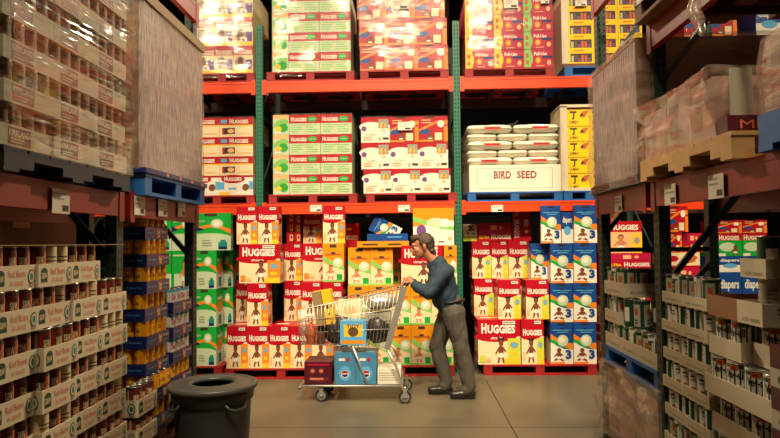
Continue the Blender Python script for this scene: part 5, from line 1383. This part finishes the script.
# shirt
sh_ = MB(); c_ = 'shirt'
capsule(sh_, neck+Vector((.03, 0, -.03)), chest, .095, .145, c_, flat=1.3); capsule(sh_, neck+Vector((.012, 0, -.03)), neck+Vector((.03, 0, -.06)), .072, .09, c_); capsule(sh_, chest+Vector((.0, 0, 0)), waist+Vector((-.025, 0, 0)), .145, .142, c_, flat=1.22)
capsule(sh_, waist+Vector((-.03, 0, 0)), pelvis+Vector((-.018, 0, .04)), .14, .130, c_, flat=1.18)
capsule(sh_, W(446, 272, YPc-.1), W(446, 272, YPc+.1), .085, .085, c_)
for sh, el, hd in ((shN, elN, hN), (shF, elF, hF)):
    wr = hd+(el-hd).normalized()*.075
    capsule(sh_, chest+Vector((.02, (sh.y-YPc)*.6, .05)), sh, .09, .084, c_); capsule(sh_, sh, el, .084, .07, c_); capsule(sh_, el, wr, .07, .047, c_)
capsule(sh_, neck+Vector((-.045, 0, -.035)), neck+Vector((.03, 0, -.01)), .05, .062, c_); capsule(sh_, neck+Vector((-.018, 0, .012)), neck+Vector((.035, 0, -.01)), .058, .066, c_); fuse('shirt', sh_, .0085, ps, 5, .011, 12, 'shirt', 3)
cl = MB(); 
pts = []
for i in range(18):
    a = 2*math.pi*i/17*1.0; pts.append(neck+Vector((.012+.068*math.cos(a), .068*math.sin(a), -.002+.03*math.cos(a))))
cl.tube(pts, .017, 'shirt', 8); link('collar', cl.mesh('collar'), ps)
for hd, el in ((hN, elN), (hF, elF)):
    d = (el-hd).normalized(); mb = MB(); mb.tube([hd+d*.055, hd+d*.10], [.038, .042], 'shirt', 16); link('cuff', mb.mesh('cuff'), ps)
# trousers
tr = MB(); t_ = 'trousers'
capsule(tr, pelvis+Vector((-.01, 0, .045)), pelvis+Vector((.01, 0, -.03)), .128, .13, t_, flat=1.22)
ellipsoid(tr, pelvis+Vector((.055, 0, -.05)), .10, .15, .11, t_)
for hp, kn, an in ((hipN, knN, anN), (hipF, knF, anF)):
    capsule(tr, hp+Vector((.0, 0, -.02)), kn, .114, .087, t_); capsule(tr, kn, an+Vector((.005, 0, .03)), .087, .07, t_); capsule(tr, an+Vector((0, 0, .03)), an+Vector((-.016, 0, -.02)), .066, .068, t_)
fuse('trousers', tr, .0085, ps, 4, .012, 10, 'trousers', 8)
mb = MB(); bc = pelvis+Vector((-.008, 0, .07)); pts = [bc+Vector((.138*math.cos(2*math.pi*i/28), .162*math.sin(2*math.pi*i/28), -.018*-math.cos(2*math.pi*i/28)*1)) for i in range(28)]
mb.tube(pts, .010, 'belt', 8, closed=True); link('belt', mb.mesh('belt'), ps)
for an in (anN, anF):
    s_ = MB(); 
    capsule(s_, Vector((an.x+.03, an.y, .05)), Vector((an.x-.05, an.y, .05)), .044, .042, 'shoe'); capsule(s_, Vector((an.x-.05, an.y, .052)), Vector((an.x-.155, an.y-.005, .042)), .05, .038, 'shoe', flat=1.25); capsule(s_, Vector((an.x+.012, an.y, .07)), Vector((an.x, an.y, .1)), .042, .045, 'shoe')
    s_.box(an.x-.18, an.x+.065, an.y-.036, an.y+.036, .002, .022, 'shoe')
    fuse('shoe', s_, .007, ps, 3, m='shoe')
# children keep world coordinates: shift under the root
bpy.context.view_layer.update()
for r_ in (ps,):
    for c in r_.children:
        c.location -= r_.location
for c in ct.children:
    pass
# cart parts: meshes were written with x,z in world and y around the cart centre
# (root sits at x=0, z=0, y=YC), nothing to shift

# ------------------------------------------------------------------ light
def area(name, loc, size, power, color, target=None, spread=180):
    L = bpy.data.lights.new(name, 'AREA'); L.shape = 'DISK'; L.size = size; L.energy = power; L.color = color; L.spread = R(spread)
    o = bpy.data.objects.new(name, L); col.objects.link(o); o.location = loc
    if target: o.rotation_euler = (Vector(target)-Vector(loc)).to_track_quat('-Z', 'Y').to_euler()
    return o
WARM = (1, .83, .57)
LAMPS = [((-2.6, 3.6, 8.4), 95, (-1.6, 7.6, 0.2), 62), ((2.2, 3.6, 8.4), 95, (1.4, 7.6, 0.2), 62), ((6.5, 3.0, 8.4), 200, (4.6, 7.6, .5), 75),
         ((-1.0, .3, 8.6), 190, (-1.3, 7.4, 0.4), 60), ((1.0, .3, 8.6), 190, (1.1, 7.4, 0.4), 60),
         ((-5.2, -1.8, 7.7), 15, (-1.8, 7.6, 3.6), 50), ((-3.5, -1.8, 7.7), 8, (-1.2, 7.6, 3.6), 50), ((-.3, -1.8, 7.6), 8, (-.1, 7.6, 3.6), 50), ((1.9, -1.8, 7.7), 15, (.4, 7.6, 3.6), 50),
         ((0, 1.6, 8.6), 170, (0, 3.2, 0), 120),
         ((3.5, 12.4, 8.6), 150, (-1.6, 2.9, 1.6), 46), ((-3.5, 12.4, 8.6), 120, (1.5, 2.9, 1.6), 46)]
for p, e, t, sp in LAMPS: area('ceiling_lamp', p, .5, e, WARM, t, sp)
wd = bpy.data.worlds.new('world'); bpy.context.scene.world = wd; wd.use_nodes = True
wd.node_tree.nodes['Background'].inputs[0].default_value = (1, .8, .55, 1); wd.node_tree.nodes['Background'].inputs[1].default_value = .0
sc = bpy.context.scene
sc.view_settings.view_transform = 'Standard'; sc.view_settings.look = 'None'; sc.view_settings.gamma = 1; sc.view_settings.use_curve_mapping = False
sc.view_settings.exposure = -1.03
